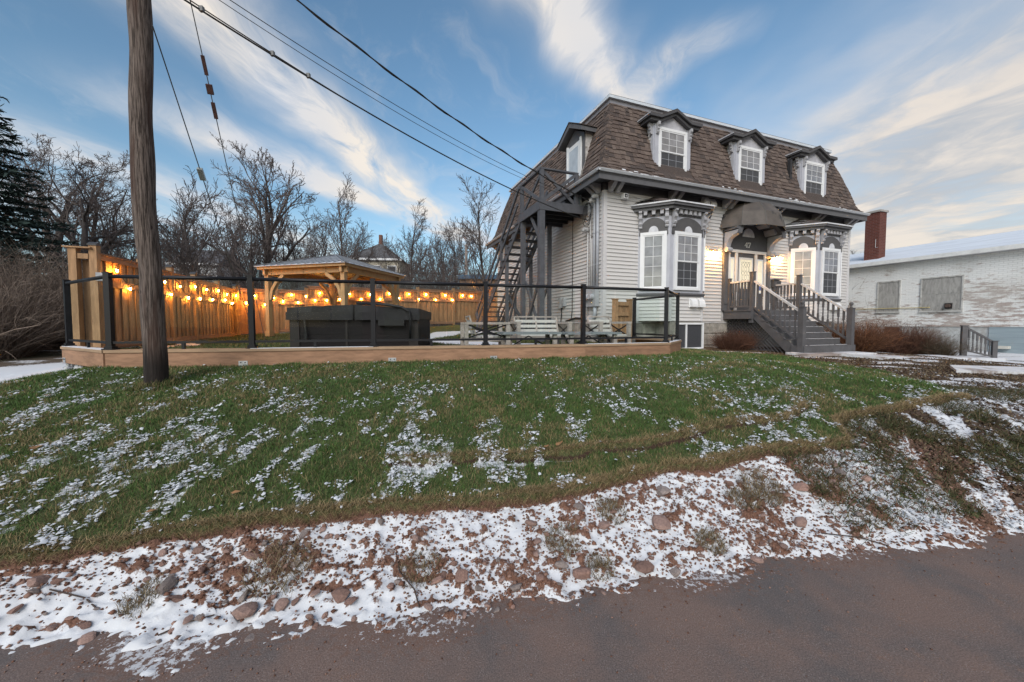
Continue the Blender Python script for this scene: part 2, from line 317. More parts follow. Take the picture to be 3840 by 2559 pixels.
def terrain():
    xs = axis([(-70, -20, 5), (-20, -9, .5), (-9, -4.4, .06), (-4.4, 5.0, .019), (5.0, 8.5, .045), (8.5, 20, .2), (20, 70, 5)])
    ys = axis([(-6, 1.0, 1.0), (1.0, 1.5, .05), (1.5, 3.7, .0135), (3.7, 6.2, .028), (6.2, 10.5, .06), (10.5, 24, .25), (24, 110, 6)])
    X, Y = np.meshgrid(xs, ys); z, g = ground(X, Y, True)
    sn = snow_density(X, Y, g)
    zb = fbm(X*1.4+3, Y*1.4, 3)
    soil = np.zeros(X.shape+(3,))
    def put(m, c): soil[m] = np.array(c)
    soil[:] = (.105, .082, .062)                                # leaf litter
    put((Y < 6.5) & ~g['lawn'], (.165, .088, .062))             # red earth
    rg = (X > 3.1)[..., None]*(Y < 6.5)[..., None]*(~g['lawn'])[..., None]*sstep(3.0, 4.4, X)[..., None]
    soil = soil*(1-rg)+np.array((.085, .058, .043))*rg
    gr = (X > 3.0) & (Y < 4.4) & (Y > 2.4) & ~g['lawn'] & (fbm(X*1.5, Y*1.5, 3) > .5)
    put(gr, (.075, .085, .035))
    put(g['lawn'], (.070, .082, .034))
    put(g['lawn'] & (g['e'] < .02), (.11, .060, .042)); put(g['lawn'] & (Y < 6) & (g['sm'] < .005) & (g['sm'] > -.035), (.05, .030, .022))
    put(g['yard'], (.065, .082, .030))
    put((Y > 24), (.10, .085, .06))
    put((X < -10.5) & (Y > 6), (.085, .075, .045))
    sn = np.where(Y > 24, .25, sn)
    soil *= (.75+.5*zb)[..., None]
    V = np.stack([X, Y, z], -1).reshape(-1, 3); nx = len(xs); ny = len(ys)
    i = np.arange(ny-1)[:, None]*nx+np.arange(nx-1)[None, :]
    F = np.stack([i, i+1, i+1+nx, i+nx], -1).reshape(-1, 4)
    m = bpy.data.materials.new('ground_snow_earth'); m.use_nodes = True; nt = m.node_tree; nd, ma, sm, mix = NT(nt)
    b = nt.nodes['Principled BSDF']; b.inputs['Roughness'].default_value = .9; b.inputs['Specular IOR Level'].default_value = .2
    at = nd('ShaderNodeAttribute', attribute_name='Col'); asn = nd('ShaderNodeAttribute', attribute_name='snow'); tc = nd('ShaderNodeTexCoord')
    n1 = nd('ShaderNodeTexNoise', inp={'Vector': tc.outputs['Object'], 'Scale': 21.0, 'Detail': 7.0, 'Roughness': .68, 'Distortion': .3})
    n2 = nd('ShaderNodeTexNoise', inp={'Vector': tc.outputs['Object'], 'Scale': 90.0, 'Detail': 3.0, 'Roughness': .6})
    n3 = nd('ShaderNodeTexNoise', inp={'Vector': tc.outputs['Object'], 'Scale': 7.0, 'Detail': 4.0})
    th = ma('ADD', ma('MULTIPLY', n1.outputs[0], .8), ma('MULTIPLY', n2.outputs[0], .2))
    # noise sits around .5: stretch the density so that it covers the same range
    dn = ma('MULTIPLY_ADD', asn.outputs['Fac'], .62, .19)
    f = sm(ma('SUBTRACT', dn, th), -.03, .055)
    sc = mix(1.0, at.outputs[0], mix(sm(n2.outputs[0], .3, .7), (.6, .6, .6), (1.35, 1.35, 1.35)), 'MULTIPLY')
    c = mix(f, sc, mix(n3.outputs[0], (.56, .575, .615), (.66, .675, .70)))
    nt.links.new(c, b.inputs['Base Color'])
    h = ma('ADD', ma('MULTIPLY', f, .5), ma('MULTIPLY', n2.outputs[0], ma('SUBTRACT', .9, ma('MULTIPLY', f, .75))))
    bp = nd('ShaderNodeBump', inp={'Strength': .7, 'Distance': .012, 'Height': h}); nt.links.new(bp.outputs[0], b.inputs['Normal'])
    me = npmesh('ground', V, F, m, soil.reshape(-1, 3), True)
    a = me.attributes.new('snow', 'FLOAT', 'POINT'); a.data.foreach_set('value', sn.astype(np.float32).ravel())
    obj('ground', me, kind='structure', label='grassy bank and yard with patches of thin snow')
terrain()
# wide land beyond, just under the lot
far = MB(); far.add([(-900, -300, -.4), (900, -300, -.4), (900, 1500, -.4), (-900, 1500, -.4)], [(0, 1, 2, 3)])
far.build('terrain', mat('far_land', (.16, .14, .11), var=.4, scale=.05), kind='structure')
def road():
    m = bpy.data.materials.new('road_asphalt'); m.use_nodes = True; nt = m.node_tree; nd, ma, sm, mix = NT(nt)
    b = nt.nodes['Principled BSDF']; b.inputs['Specular IOR Level'].default_value = .3
    tc = nd('ShaderNodeTexCoord'); o = tc.outputs['Object']
    n1 = nd('ShaderNodeTexNoise', inp={'Vector': o, 'Scale': 1.6, 'Detail': 6.0, 'Roughness': .6}); n2 = nd('ShaderNodeTexNoise', inp={'Vector': o, 'Scale': 150.0, 'Detail': 3.0})
    n3 = nd('ShaderNodeTexVoronoi', inp={'Vector': o, 'Scale': 110.0}); n4 = nd('ShaderNodeTexNoise', inp={'Vector': o, 'Scale': 9.0, 'Detail': 7.0, 'Roughness': .7})
    c = mix(sm(n1.outputs[0], .32, .62), (.112, .097, .094), (.172, .120, .102))
    c = mix(ma('MULTIPLY', sm(n4.outputs[0], .56, .7), .55), c, (.19, .115, .085))
    c = mix(1.0, c, mix(sm(n2.outputs[0], .3, .7), (.74, .74, .74), (1.26, 1.26, 1.26)), 'MULTIPLY')
    c = mix(ma('MULTIPLY', sm(n3.outputs['Distance'], .30, .10), ma('MULTIPLY', sm(n4.outputs[0], .40, .55), .7)), c, (.30, .26, .245))
    nt.links.new(c, b.inputs['Base Color']); b.inputs['Roughness'].default_value = .8
    bp = nd('ShaderNodeBump', inp={'Strength': .28, 'Distance': .005, 'Height': ma('ADD', n2.outputs[0], ma('MULTIPLY', n3.outputs['Distance'], .6))}); nt.links.new(bp.outputs[0], b.inputs['Normal'])
    ed = nd('ShaderNodeAttribute', attribute_name='edge'); n5 = nd('ShaderNodeTexNoise', inp={'Vector': o, 'Scale': 26.0, 'Detail': 8.0, 'Roughness': .75})
    c = mix(ma('MULTIPLY', sm(ma('SUBTRACT', ma('MULTIPLY_ADD', ed.outputs['Fac'], .5, .22), n5.outputs[0]), -.06, .05), .6), c, (.15, .082, .058))
    c = mix(sm(ma('SUBTRACT', ma('MULTIPLY_ADD', ed.outputs['Fac'], .5, .12), n5.outputs[0]), -.01, .03), c, (.50, .50, .52)); nt.links.new(c, b.inputs['Base Color'])
    xs = axis([(-60, -8, 4), (-8, -4, .4), (-4, 6, .04), (6, 14, .4), (14, 60, 4)]); ye = np.interp(xs, ROADE[:, 0], ROADE[:, 1]); offs = [(.7, .6), (.02, .62), (-.05, .5), (-.12, .34), (-.25, .2), (-.5, .08), (-1.0, .0)]
    V = []; E = []
    for of, ev in offs: V.append(np.stack([xs, ye+of, xs*0], 1)); E.append(np.full(len(xs), ev))
    V.append(np.stack([xs, np.minimum(ye-6, -14.0-np.abs(xs)*.1), xs*0], 1)); E.append(xs*0); nx = len(xs); V = np.concatenate(V); E = np.concatenate(E); i = np.arange(len(offs))[:, None]*nx+np.arange(nx-1)[None]
    E = E*np.clip(.5+fbm(V[:, 0]*1.7, V[:, 1]*1.7, 3)*1.1-.1, 0, 1.3)
    me = npmesh('road', V, np.stack([i, i+nx, i+nx+1, i+1], -1).reshape(-1, 4), m); at = me.attributes.new('edge', 'FLOAT', 'POINT'); at.data.foreach_set('value', E.astype(np.float32)); obj('road', me, kind='structure')
road()
# ------------------------------------------------------------------ grass blades
def blades(P, h, w, lean, col, name, label, m, segs=2):
    """P (n,3) roots -> bent ribbons; per blade colour"""
    n = len(P); a = rng.uniform(0, 2*np.pi, n); la = rng.uniform(0, 2*np.pi, n)
    dx = np.stack([np.cos(a), np.sin(a), np.zeros(n)], 1)*(w/2)[:, None]
    ld = np.stack([np.cos(la), np.sin(la), np.zeros(n)], 1)*(h*lean)[:, None]; up = np.zeros((n, 3)); up[:, 2] = h
    m1 = P+up*.55+ld*.35; t = P+up*np.sqrt(np.maximum(.1, 1-lean**2*.5))[:, None]+ld
    V = np.stack([P-dx, P+dx, m1-dx*.8, m1+dx*.8, t], 1).reshape(-1, 3); o = np.arange(n)[:, None]*5
    F = np.concatenate([o+np.array([[0, 1, 3]]), o+np.array([[0, 3, 2]]), o+np.array([[2, 3, 4]])], 0)
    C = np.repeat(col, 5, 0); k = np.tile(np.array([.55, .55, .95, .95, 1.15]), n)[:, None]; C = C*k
    return obj(name, npmesh(name, V, F, m, C), kind='stuff', label=label, cat='grass')
GM = attrmat('grass_blade', .6, spec=.25)
def scatter(x0, x1, y0, y1, n): return rng.uniform(x0, x1, n), rng.uniform(y0, y1, n)
def lawn_grass():
    xs = []; ys = []; 
    for (x0, x1, y0, y1, d) in ((-7.4, 4.0, 1.0, 3.3, 11500), (-9.0, 6.2, 3.3, 4.4, 8000), (-9.4, 6.8, 4.4, 5.8, 4800), (-9.4, 6.9, 5.8, 7.6, 3000), (1.5, 6.9, 7.6, 10.0, 2000)):
        x, y = scatter(x0, x1, y0, y1, int((x1-x0)*(y1-y0)*d)); xs.append(x); ys.append(y)
    x = np.concatenate(xs); y = np.concatenate(ys); vis = (np.abs(x) < y*1.45+.3) | ((np.abs(x) < y*1.45+2.6) & (rng.random(len(x)) < .45)); x = x[vis]; y = y[vis]
    z, g = ground(x, y, True); s = snow_density(x, y, g)
    fine = fbm(x*22, y*22, 2)
    keep = g['lawn'] & ~((g['sm'] < .0) & (g['sm'] > -.03) & (y < 6)) & (rng.random(len(x)) > np.clip((s*1.7-.1), 0, .80)*sstep(.30, .55, fine+s*.3))
    x, y, z, s = x[keep], y[keep], z[keep], s[keep]; e, sm_ = g['e'][keep], g['sm'][keep]; n = len(x)
    dry = fbm(x*1.7, y*1.7+20, 3)*.55+fbm(x*7, y*7, 2)*.45
    edge = np.maximum(sstep(.10, .02, e), sstep(.07, .0, np.abs(sm_-.02))*(y < 5))
    pd = np.clip(sstep(.44, .68, dry)*.50+edge*.7+.07+.1*sstep(3.6, 2.6, y), 0, .95)
    straw = rng.random(n) < pd
    lum = rng.uniform(.7, 1.35, n)[:, None]
    gcol = np.array([.082, .152, .038])*(1-.35*fbm(x*3+9, y*3, 2))[:, None]+rng.uniform(-.006, .012, (n, 1))*np.array([1.2, 1, .3])
    scol = np.array([.27, .205, .105])
    col = np.where(straw[:, None], scol*lum, gcol*lum)
    h = rng.uniform(.022, .058, n)*(1+.25*edge)*(.7+.6*fbm(x*5, y*5, 2)); w = np.clip(.0026+.0009*(y-2.5), .0026, .008)*rng.uniform(.8, 1.3, n)
    lean = rng.uniform(.2, 1.15, n)
    P = np.stack([x, y, z-.004], 1)
    nb = 900; a_ = rng.uniform(0, 6.283, nb); q_ = .11+np.abs(rng.normal(size=nb))*.07; xb, yb_ = -4.40+np.cos(a_)*q_, 4.62+np.sin(a_)*q_; P = np.concatenate([P, np.stack([xb, yb_, ground(xb, yb_)-.005], 1)]); h = np.concatenate([h, rng.uniform(.05, .13, nb)]); w = np.concatenate([w, np.full(nb, .005)]); lean = np.concatenate([lean, rng.uniform(.2, .9, nb)]); col = np.concatenate([col, np.where((rng.random(nb) < .5)[:, None], np.array([[.27, .205, .105]]), np.array([[.075, .12, .035]]))*rng.uniform(.6, 1.3, (nb, 1))])
    # straw fringe hanging over the cut edges of the sod
    n2 = 34000; x2 = rng.uniform(-3.9, 6.2, n2); which = rng.random(n2) < .68
    y2 = np.where(which, np.interp(x2, SODE[:, 0], SODE[:, 1])+rng.uniform(-.02, .07, n2), np.interp(x2, SEAM[:, 0], SEAM[:, 1])+rng.uniform(-.01, .045, n2)); z2, g2 = ground(x2, y2, True)
    k2 = g2['lawn'] & (np.abs(x2) < y2*1.45) & (y2 < 5.4) & (g2['e'] < .10) | (g2['lawn'] & ~which & (g2['sm'] > -.002) & (y2 < 5)); x2, y2, z2 = x2[k2], y2[k2], z2[k2]; n2 = len(x2)
    P = np.concatenate([P, np.stack([x2, y2, z2-.006], 1)]); h = np.concatenate([h, rng.uniform(.03, .075, n2)]); w = np.concatenate([w, np.clip(.0026+.0009*(y2-2.5), .0026, .006)*rng.uniform(.8, 1.3, n2)]); lean = np.concatenate([lean, rng.uniform(.6, 1.7, n2)])
    col = np.concatenate([col, np.array([.34, .25, .138])*rng.uniform(.55, 1.35, (n2, 1))])
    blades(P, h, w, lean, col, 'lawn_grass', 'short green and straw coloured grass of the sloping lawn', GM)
lawn_grass()
def frost():
    """thin crumbs of snow caught on the grass, lying in streaks down the slope"""
    n = 1250000; x, y = scatter(-9, 8.0, 1.4, 7.2, n); v = np.abs(x) < y*1.45+2.2; x, y = x[v], y[v]
    st = streak(x, y); lo = sstep(5.7, 2.5, y-.12*np.abs(x)*(x > 0)); fine = fbm(x*13, y*13, 3, .6)
    pr = sstep(.455-.03*lo, .60-.04*lo, st)*(.07+.93*lo)*sstep(.46, .62, fine)+.02*sstep(.6, .7, fine)*lo
    k = rng.random(len(x)) < pr*.55; x, y = x[k], y[k]; z, g = ground(x, y, True); k = (g['lawn'] & (g['e'] > .02)) | ((x > 2.9) & ~g['lawn'] & ~g['yard'] & (g['rd'] > .1) & (rng.random(len(x)) < .8)); x, y, z = x[k], y[k], z[k]; n = min(len(x), 150000); x, y, z = x[:n], y[:n], z[:n]
    r = np.clip(rng.lognormal(-5.0, .5, n), .003, .020)*(1+.03*(y-2.5)); a = rng.uniform(0, 6.3, (n, 1))+np.arange(5)[None]*1.2566; rr_ = r[:, None]*rng.uniform(.5, 1.25, (n, 5)); zz = z+rng.uniform(.008, .034, n)
    tx, ty = rng.normal(size=(n, 1))*.25, rng.normal(size=(n, 1))*.25; dx, dy = np.cos(a)*rr_, np.sin(a)*rr_*1.2
    rim = np.stack([x[:, None]+dx, y[:, None]+dy, zz[:, None]+dx*tx+dy*ty], -1); top = np.stack([x, y, zz+r*.45], 1)[:, None]; V = np.concatenate([rim, top], 1).reshape(-1, 3); o = np.arange(n)[:, None]*6
    F = np.concatenate([o+np.array([[i, (i+1) % 5, 5]]) for i in range(5)], 0); obj('lawn_snow', npmesh('lawn_snow', V, F, mat('crumb_snow', (.60, .62, .66), .85, .05, 20)), kind='stuff', label='thin broken snow caught in streaks on the lawn grass', cat='snow')
frost()
def yard_grass():
    x, y = scatter(-10, 2.6, 6.2, 15, 90000); z, g = ground(x, y, True); s = snow_density(x, y, g)
    k = g['yard'] & (rng.random(len(x)) > s*1.25); x, y, z = x[k], y[k], z[k]; n = len(x)
    col = np.array([.062, .095, .026])*rng.uniform(.6, 1.3, (n, 1)); st = rng.random(n) < .3; col[st] = np.array([.20, .16, .08])*rng.uniform(.7, 1.2, (st.sum(), 1))
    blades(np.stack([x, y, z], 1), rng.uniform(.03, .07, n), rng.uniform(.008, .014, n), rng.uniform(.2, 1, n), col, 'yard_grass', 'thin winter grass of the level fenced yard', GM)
yard_grass()
def bank_grass():
    """rank grass and leaf litter lying on the bank towards the right and in scattered spots of the dirt strip"""
    x, y = scatter(2.4, 10.0, 2.5, 5.6, 165000); vis = np.abs(x) < y*1.45+2.6; x = x[vis]; y = y[vis]
    z, g = ground(x, y, True); s = snow_density(x, y, g)
    pt = fbm(x*1.5, y*1.5, 3)
    k = (~g['lawn']) & (g['rd'] > .12) & (rng.random(len(x)) < sstep(.30, .58, pt)*1.0-s*.75); x, y, z = x[k], y[k], z[k]; n = len(x)
    gr = rng.random(n) < .55; lum = rng.uniform(.6, 1.3, (n, 1))
    col = np.where(gr[:, None], np.array([.062, .080, .028])*lum, np.array([.16, .115, .062])*lum)
    P = np.stack([x, y, z-.004], 1); h = rng.uniform(.04, .12, n)
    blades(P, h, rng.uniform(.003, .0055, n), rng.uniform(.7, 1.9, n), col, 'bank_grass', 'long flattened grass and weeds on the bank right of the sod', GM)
    x, y = scatter(3.2, 14, 3.0, 11.0, 210000); vis = np.abs(x) < y*1.5+2; x = x[vis]; y = y[vis]; z, g = ground(x, y, True); s = snow_density(x, y, g)
    k = (~g['lawn']) & (~g['yard']) & (g['rd'] > .25) & (rng.random(len(x)) > s*1.5) & (rng.random(len(x)) < .35+.65*sstep(.45, .6, fbm(x*.9, y*.9, 2))) & (rng.random(len(x)) < 1.3-.07*y); x, y, z = x[k], y[k], z[k]; n = len(x)
    col = np.array([.115, .072, .045])*rng.uniform(.35, 1.5, (n, 1)); t = rng.random(n) < .25; col[t] = np.array([.22, .17, .10])*rng.uniform(.7, 1.2, (t.sum(), 1))
    blades(np.stack([x, y, z], 1), rng.uniform(.01, .05, n), rng.uniform(.012, .028, n), rng.uniform(.8, 2.2, n), col, 'leaf_litter', 'dead brown leaves and stalks covering the bed by the front walk', GM)
bank_grass()
# ------------------------------------------------------------------ stones of the dirt strip
def rockmesh(seed, flat=.7):
    r = np.random.default_rng(seed); bm = bmesh.new(); bmesh.ops.create_icosphere(bm, subdivisions=2, radius=1)
    nrm = [Vector(r.normal(size=3)).normalized() for _ in range(15)]; off = r.uniform(.48, .86, 15)
    for v in bm.verts:
        for nn, o in zip(nrm, off):
            d = v.co.dot(nn)
            if d > o: v.co -= nn*(d-o)*.92
        v.co += v.co.normalized()*float(r.normal()*.018)
    for v in bm.verts: v.co.z *= flat
    me = bpy.data.meshes.new('stone'); bm.to_mesh(me); bm.free(); return me
SM = [mat('stone_rust', (.27, .165, .135), .85, .25, 5, bump=.5, bscale=40, rnd=.25), mat('stone_rose', (.31, .205, .175), .85, .22, 5, bump=.5, bscale=40, rnd=.25), mat('stone_grey', (.25, .205, .19), .85, .22, 5, bump=.5, bscale=40, rnd=.25)]
def stones():
    pool = []
    for i in range(14):
        me = rockmesh(i, rng.uniform(.5, .85)); me.materials.append(SM[i % 3]); pool.append(me)
    k = 0; spots = []
    big = [(-.95, 2.03, .06, 'stone'), (.64, 2.58, .055, 0), (.30, 2.25, .048, 0), (.42, 2.21, .07, 0), (1.05, 2.62, .085, 0), (1.18, 2.92, .075, 0), (.83, 2.28, .07, 0), (-1.42, 1.93, .07, 0), (-1.30, 1.80, .05, 0), (2.35, 3.02, .06, 0), (1.62, 2.42, .045, 0), (.02, 2.12, .05, 0), (-.30, 2.15, .05, 0), (3.0, 3.15, .05, 0)]
    lab = ['rust brown stone half sunk in snow at the left of the dirt strip', 'angular rose stone below the middle of the sod edge', 'rounded brown stone in the snow of the lower dirt strip', 'large rounded rust stone by the road edge at picture centre',
           'broad flat rust red stone lying on the snowy bank', 'tall pointed rose stone standing on the bank under the sod edge', 'flat dark red stone near the road on the snowy bank', 'long brown stone lying by the road at lower left', 'dark stone lying on the road edge at lower left',
           'oblong brown stone on the grassy right side of the bank', 'pale pink stone at the road edge right of centre', 'squarish red stone in the trodden snow near the road', 'blocky stone in the dirt left of picture centre', 'small brown stone in the grass of the right bank']
    for i, (x, y, r, _) in enumerate(big):
        o = obj('stone', pool[i % 14], None, (x, y, gz(x, y)+r*.25), (rng.uniform(-.3, .3), rng.uniform(-.3, .3), rng.uniform(0, 6)), (r*rng.uniform(.9, 1.25), r, r*rng.uniform(.75, 1)), label=lab[i], cat='stone', group='larger stones on the snowy bank'); spots.append((x, y, r))
    while k < 270:
        x = rng.uniform(-3.0, 3.6); t = rng.random()**.8; ye = np.interp(x, SODE[:, 0], SODE[:, 1]); yr = np.interp(x, ROADE[:, 0], ROADE[:, 1])
        y = yr+.06+(ye-yr-.12)*t
        if y > ye-.05 or abs(x) > y*1.42: continue
        pt = fbm(np.array([x*2.3+11]), np.array([y*2.3]), 3)[0]
        if rng.random() > .35+1.6*max(0, pt-.42): continue
        r = float(np.clip(rng.lognormal(-3.85, .38), .012, .05))
        if any((x-a)**2+(y-b)**2 < (r+c)**2*.8 for a, b, c in spots): continue
        spots.append((x, y, r)); k += 1
        obj('stone', pool[k % 14], None, (x, y, gz(x, y)+r*.3), (rng.uniform(-.5, .5), rng.uniform(-.5, .5), rng.uniform(0, 6)), (r*rng.uniform(.85, 1.5), r, r*rng.uniform(.7, 1)), label='small rusty stone scattered in the snow of the dirt strip beside the road', cat='stone', group='small stones of the dirt strip')
    # pebbles and earth crumbs, past counting
    n = 34000; x, y = scatter(-3.2, 4.6, 1.2, 3.9, n*3); z, g = ground(x, y, True); z = np.where(g['rd'] < .0, np.maximum(z, .001), z); pt = fbm(x*2.3+11, y*2.3, 3)
    kp = (~g['lawn']) & (g['rd'] > -.7) & (np.abs(x) < y*1.5) & (rng.random(len(x)) < np.where(g['rd'] > .05, (.42+1.6*np.maximum(pt-.45, 0))*(1-.8*sstep(.1, -1.0, x)*sstep(.34, .24, g['rd'])), .05*np.exp(np.minimum(g['rd'], 0)*6))); x, y, z = x[kp][:n], y[kp][:n], z[kp][:n]; n = len(x)
    oct_ = np.array([(1, 0, 0), (0, 1, 0), (-1, 0, 0), (0, -1, 0), (0, 0, 1), (0, 0, -1)], float); tri = np.array([(0, 1, 4), (1, 2, 4), (2, 3, 4), (3, 0, 4), (1, 0, 5), (2, 1, 5), (3, 2, 5), (0, 3, 5)])
    r = np.clip(rng.lognormal(-5.0, .5, n), .0028, .019); r = np.where(g['rd'][kp][:n] < .05, np.minimum(r, .006), r); V = oct_[None]*(1+rng.uniform(-.35, .35, (n, 6, 3)))*r[:, None, None]; a = rng.uniform(0, 6, n); ca, sa = np.cos(a)[:, None], np.sin(a)[:, None]
    V = np.stack([V[..., 0]*ca-V[..., 1]*sa, V[..., 0]*sa+V[..., 1]*ca, V[..., 2]*.75], -1)+np.stack([x, y, z+r*.3], 1)[:, None]
    F = (np.arange(n)[:, None, None]*6+tri[None]).reshape(-1, 3)
    c = np.where((rng.random(n) < .55)[:, None], np.array([.15, .075, .052]), np.array([.23, .14, .11]))*rng.uniform(.6, 1.3, (n, 1))
    obj('gravel', npmesh('gravel', V.reshape(-1, 3), F, attrmat('pebble', .9), np.repeat(c, 6, 0)), kind='stuff', label='crumbs of red earth and pebbles strewn over the snowy dirt strip', cat='gravel')
stones()
def tufts():
    L = [('dry straw tuft by the snow at lower left of the bank', -1.36, 2.16, .17, .13), ('dry tuft beside a brown stone below picture centre', .33, 2.42, .12, .08), ('pale dry tuft of long grass hanging on the right bank', 2.02, 2.98, .16, .17), ('grey green tuft on the right bank beside the leaning one', 1.80, 2.88, .12, .10),
         ('small tuft of dry grass near the road right of centre', 1.35, 2.50, .10, .08), ('clump of dead grass under the sod left of centre', -.55, 2.20, .12, .06), ('short straw clump in the snow at far left', -2.0, 1.98, .10, .06), ('low dead tuft in the trodden snow near the road', .55, 2.28, .09, .06), ('dry tuft half buried in snow left of the tall stone', .72, 2.70, .11, .08)]
    for lab, x, y, r, h in L:
        n = 420; a = rng.uniform(0, 2*np.pi, n); q = np.sqrt(rng.random(n))*r; px = x+np.cos(a)*q; py = y+np.sin(a)*q; pz = ground(px, py)
        col = np.array([.23, .175, .10])*rng.uniform(.5, 1.3, (n, 1))
        o = blades(np.stack([px, py, pz-.003], 1), rng.uniform(.4, 1, n)*h, rng.uniform(.0022, .004, n), rng.uniform(.4, 1.6, n), col, 'dry_grass_tuft', lab, GM); del o['kind']; tag(o, cat='grass tuft', group='dry tufts on the bank')
    lm = mat('dead_leaf', (.30, .16, .075), .8, .3, 30)
    lf = MB(); lf.add([(-.5, 0, 0), (-.2, .28, .12), (.3, .22, .02), (.5, 0, .14), (.25, -.25, .1), (-.25, -.22, -.02), (0, 0, .0)], [(0, 6, 1), (1, 6, 2), (2, 6, 3), (3, 6, 4), (4, 6, 5), (5, 6, 0)]); ld = lf.data('leaf', lm)
    for x, y, lab in ((-3.9, 3.05, 'tan dead leaf on the lawn at far left'), (-2.35, 2.42, 'brown dead leaf on the grass at lower left'), (-1.95, 2.62, 'pale curled leaf lying in the sod left of centre'), (.42, 3.30, 'orange dead leaf at the middle sod seam'), (.30, 3.24, 'brown leaf beside another at the middle seam'), (-5.2, 4.2, 'tan leaf on the grass below the driveway'), (2.75, 3.12, 'yellow leaf on the right bank'), (-.35, 3.6, 'thin brown leaf on the lawn above the seam')):
        s = rng.uniform(.06, .10); obj('fallen_leaf', ld, None, (x, y, gz(x, y)+.035), (rng.uniform(-.3, .3), rng.uniform(-.3, .3), rng.uniform(0, 6)), s, label=lab, cat='leaf', group='fallen leaves')
    tm = mat('twig', (.06, .042, .035), .9)
    for pts, lab in (([(-.72, 2.28, 0), (-.66, 2.15, 0), (-.55, 2.06, 0), (-.50, 1.97, 0)], 'thin dark twig bent across the snow left of centre'), ([(-1.75, 1.80, 0), (-1.66, 1.86, 0), (-1.55, 1.90, 0)], 'short stick lying on the road edge at lower left'), ([(-2.5, 1.98, 0), (-2.3, 1.97, 0), (-2.2, 1.93, 0)], 'dead stalk on the snow at far left'), ([(2.2, 2.62, 0), (2.45, 2.60, 0), (2.62, 2.56, 0)], 'bare twig by the road on the right'), ([(4.8, 6.0, 0), (4.95, 6.15, 0.05), (5.2, 6.2, 0)], 'dark stick in the leaf litter near the walk')):
        MB().tube([(a, b, gz(a, b)+.012+c) for a, b, c in pts], .004, 5).build('twig', tm, label=lab, cat='twig', group='twigs on the ground')
tufts()
# ------------------------------------------------------------------ the house
SIDING = mat('siding_vinyl', (.545, .53, .525), .55, .05, 3, stretch=(.3, 3, 3), col2=(.46, .44, .435), wear=(.6, .8))
TRIMW = mat('white_trim', (.70, .71, .73), .5, .04, 4)
TRIML = mat('lilac_grey_paint', (.40, .41, .46), .6, .08, 4)
DARKG = mat('dark_grey_paint', (.078, .076, .080), .6, .12, 5, bump=.1)
DKTRIM = mat('slate_trim_paint', (.098, .098, .106), .55, .12, 5)
BRK = mat('bracket_paint', (.36, .36, .385), .65, .1, 8)
PANE = mat('window_glass', (.19, .195, .215), .04, .40, 1.5, spec=.6); PANE.node_tree.nodes['Principled BSDF'].inputs['IOR'].default_value = 1.65  # lightened, mottled base colour stands in for reflected sky and lilac curtains
PANE2 = mat('window_glass_screen', (.045, .047, .054), .35, .2, 60, spec=.4)
STONEF = mat('foundation_stone', (.26, .24, .215), .95, .3, 5, bump=.8, bscale=18, rnd=.2)
CONC = mat('concrete', (.34, .32, .30), .95, .2, 5, bump=.4, bscale=40)
SNOW = mat('snow', (.66, .675, .71), .8, .03, 8, bump=.2)
house = thing('house', 'grey two storey house with brown mansard roof, bay windows and dormers', 'house', tuple(HC), HROT)
HX, HY = 10.84, 9.15; Z0, Z1 = 1.64, 5.23
box('foundation', (.02, .02, .2), (HX-.02, HY, Z0), mat('mortar', (.30, .28, .25), .95, .2, 6, bump=.4), house)
fnd = [o for o in house.children][0]
wl = box('wall', (.01, .01, Z0), (HX-.01, HY, Z1+.02), mat('wall_core', (.4, .39, .39)), house)
# foundation stones: front and the near side
sd_ = {}
def stoneblk(w, h):
    k = (round(w, 2), round(h, 2))
    if k not in sd_:
        q = MB(); e = .02; q.add([(0, 0, 0), (w, 0, 0), (w, 0, h), (0, 0, h), (e, -.035, e), (w-e, -.035, e), (w-e, -.035, h-e), (e, -.035, h-e)], [(0, 1, 5, 4), (1, 2, 6, 5), (2, 3, 7, 6), (3, 0, 4, 7), (4, 5, 6, 7)]); sd_[k] = q.data('stone_block', STONEF)
    return sd_[k]
for r, (za, h) in enumerate(((1.27, .35), (.90, .35), (.53, .35))):
    x = -.0
    for w in ([.62, .75, .55, .8, .7, .52, .66, .78] if r % 2 == 0 else [.4, .72, .66, .6, .85, .5, .76, .6]):
        if x+w < 6.2: obj('stone_block', stoneblk(w-.025, h), fnd, (x+.02, .018, za))
        x += w
    y = 0
    for w in ([.7, .6, .82, .55, .7, .75, .6] if r % 2 == 0 else [.45, .75, .66, .7, .6, .8, .5]):
        obj('stone_block', stoneblk(w-.025, h), fnd, (.018, y+w, za), (0, 0, -math.pi/2)); y += w
# lapped siding boards
LD = {}
def lap(parent, p, q, z, h=.1047, m=SIDING, nm='siding_board'):
    p = Vector(p); q = Vector(q); L = (q-p).length; k = (round(L, 2), round(h, 3), m.name)
    if k not in LD:
        b = MB(); b.prism([(0, .007), (.026, .007), (.027, .018), (.014, h*.6), (.010, h), (0, h)], (0, 0, 0), (0, -1, 0), (0, 0, 1), (1, 0, 0), L); LD[k] = b.data(nm, m)
    return obj(nm, LD[k], parent, (p.x, p.y, z), (0, 0, math.atan2(q.y-p.y, q.x-p.x)))
N = 34; CH = (Z1-Z0)/N
for i in range(N):
    z = Z0+i*CH
    if z < 4.86: lap(wl, (.08, 0), (4.40, 0), z, CH); lap(wl, (6.58, 0), (HX-.08, 0), z, CH)
    else: lap(wl, (.08, 0), (HX-.08, 0), z, CH)
    lap(wl, (0, HY), (0, .08), z, CH); lap(wl, (HX, .08), (HX, HY), z, CH)
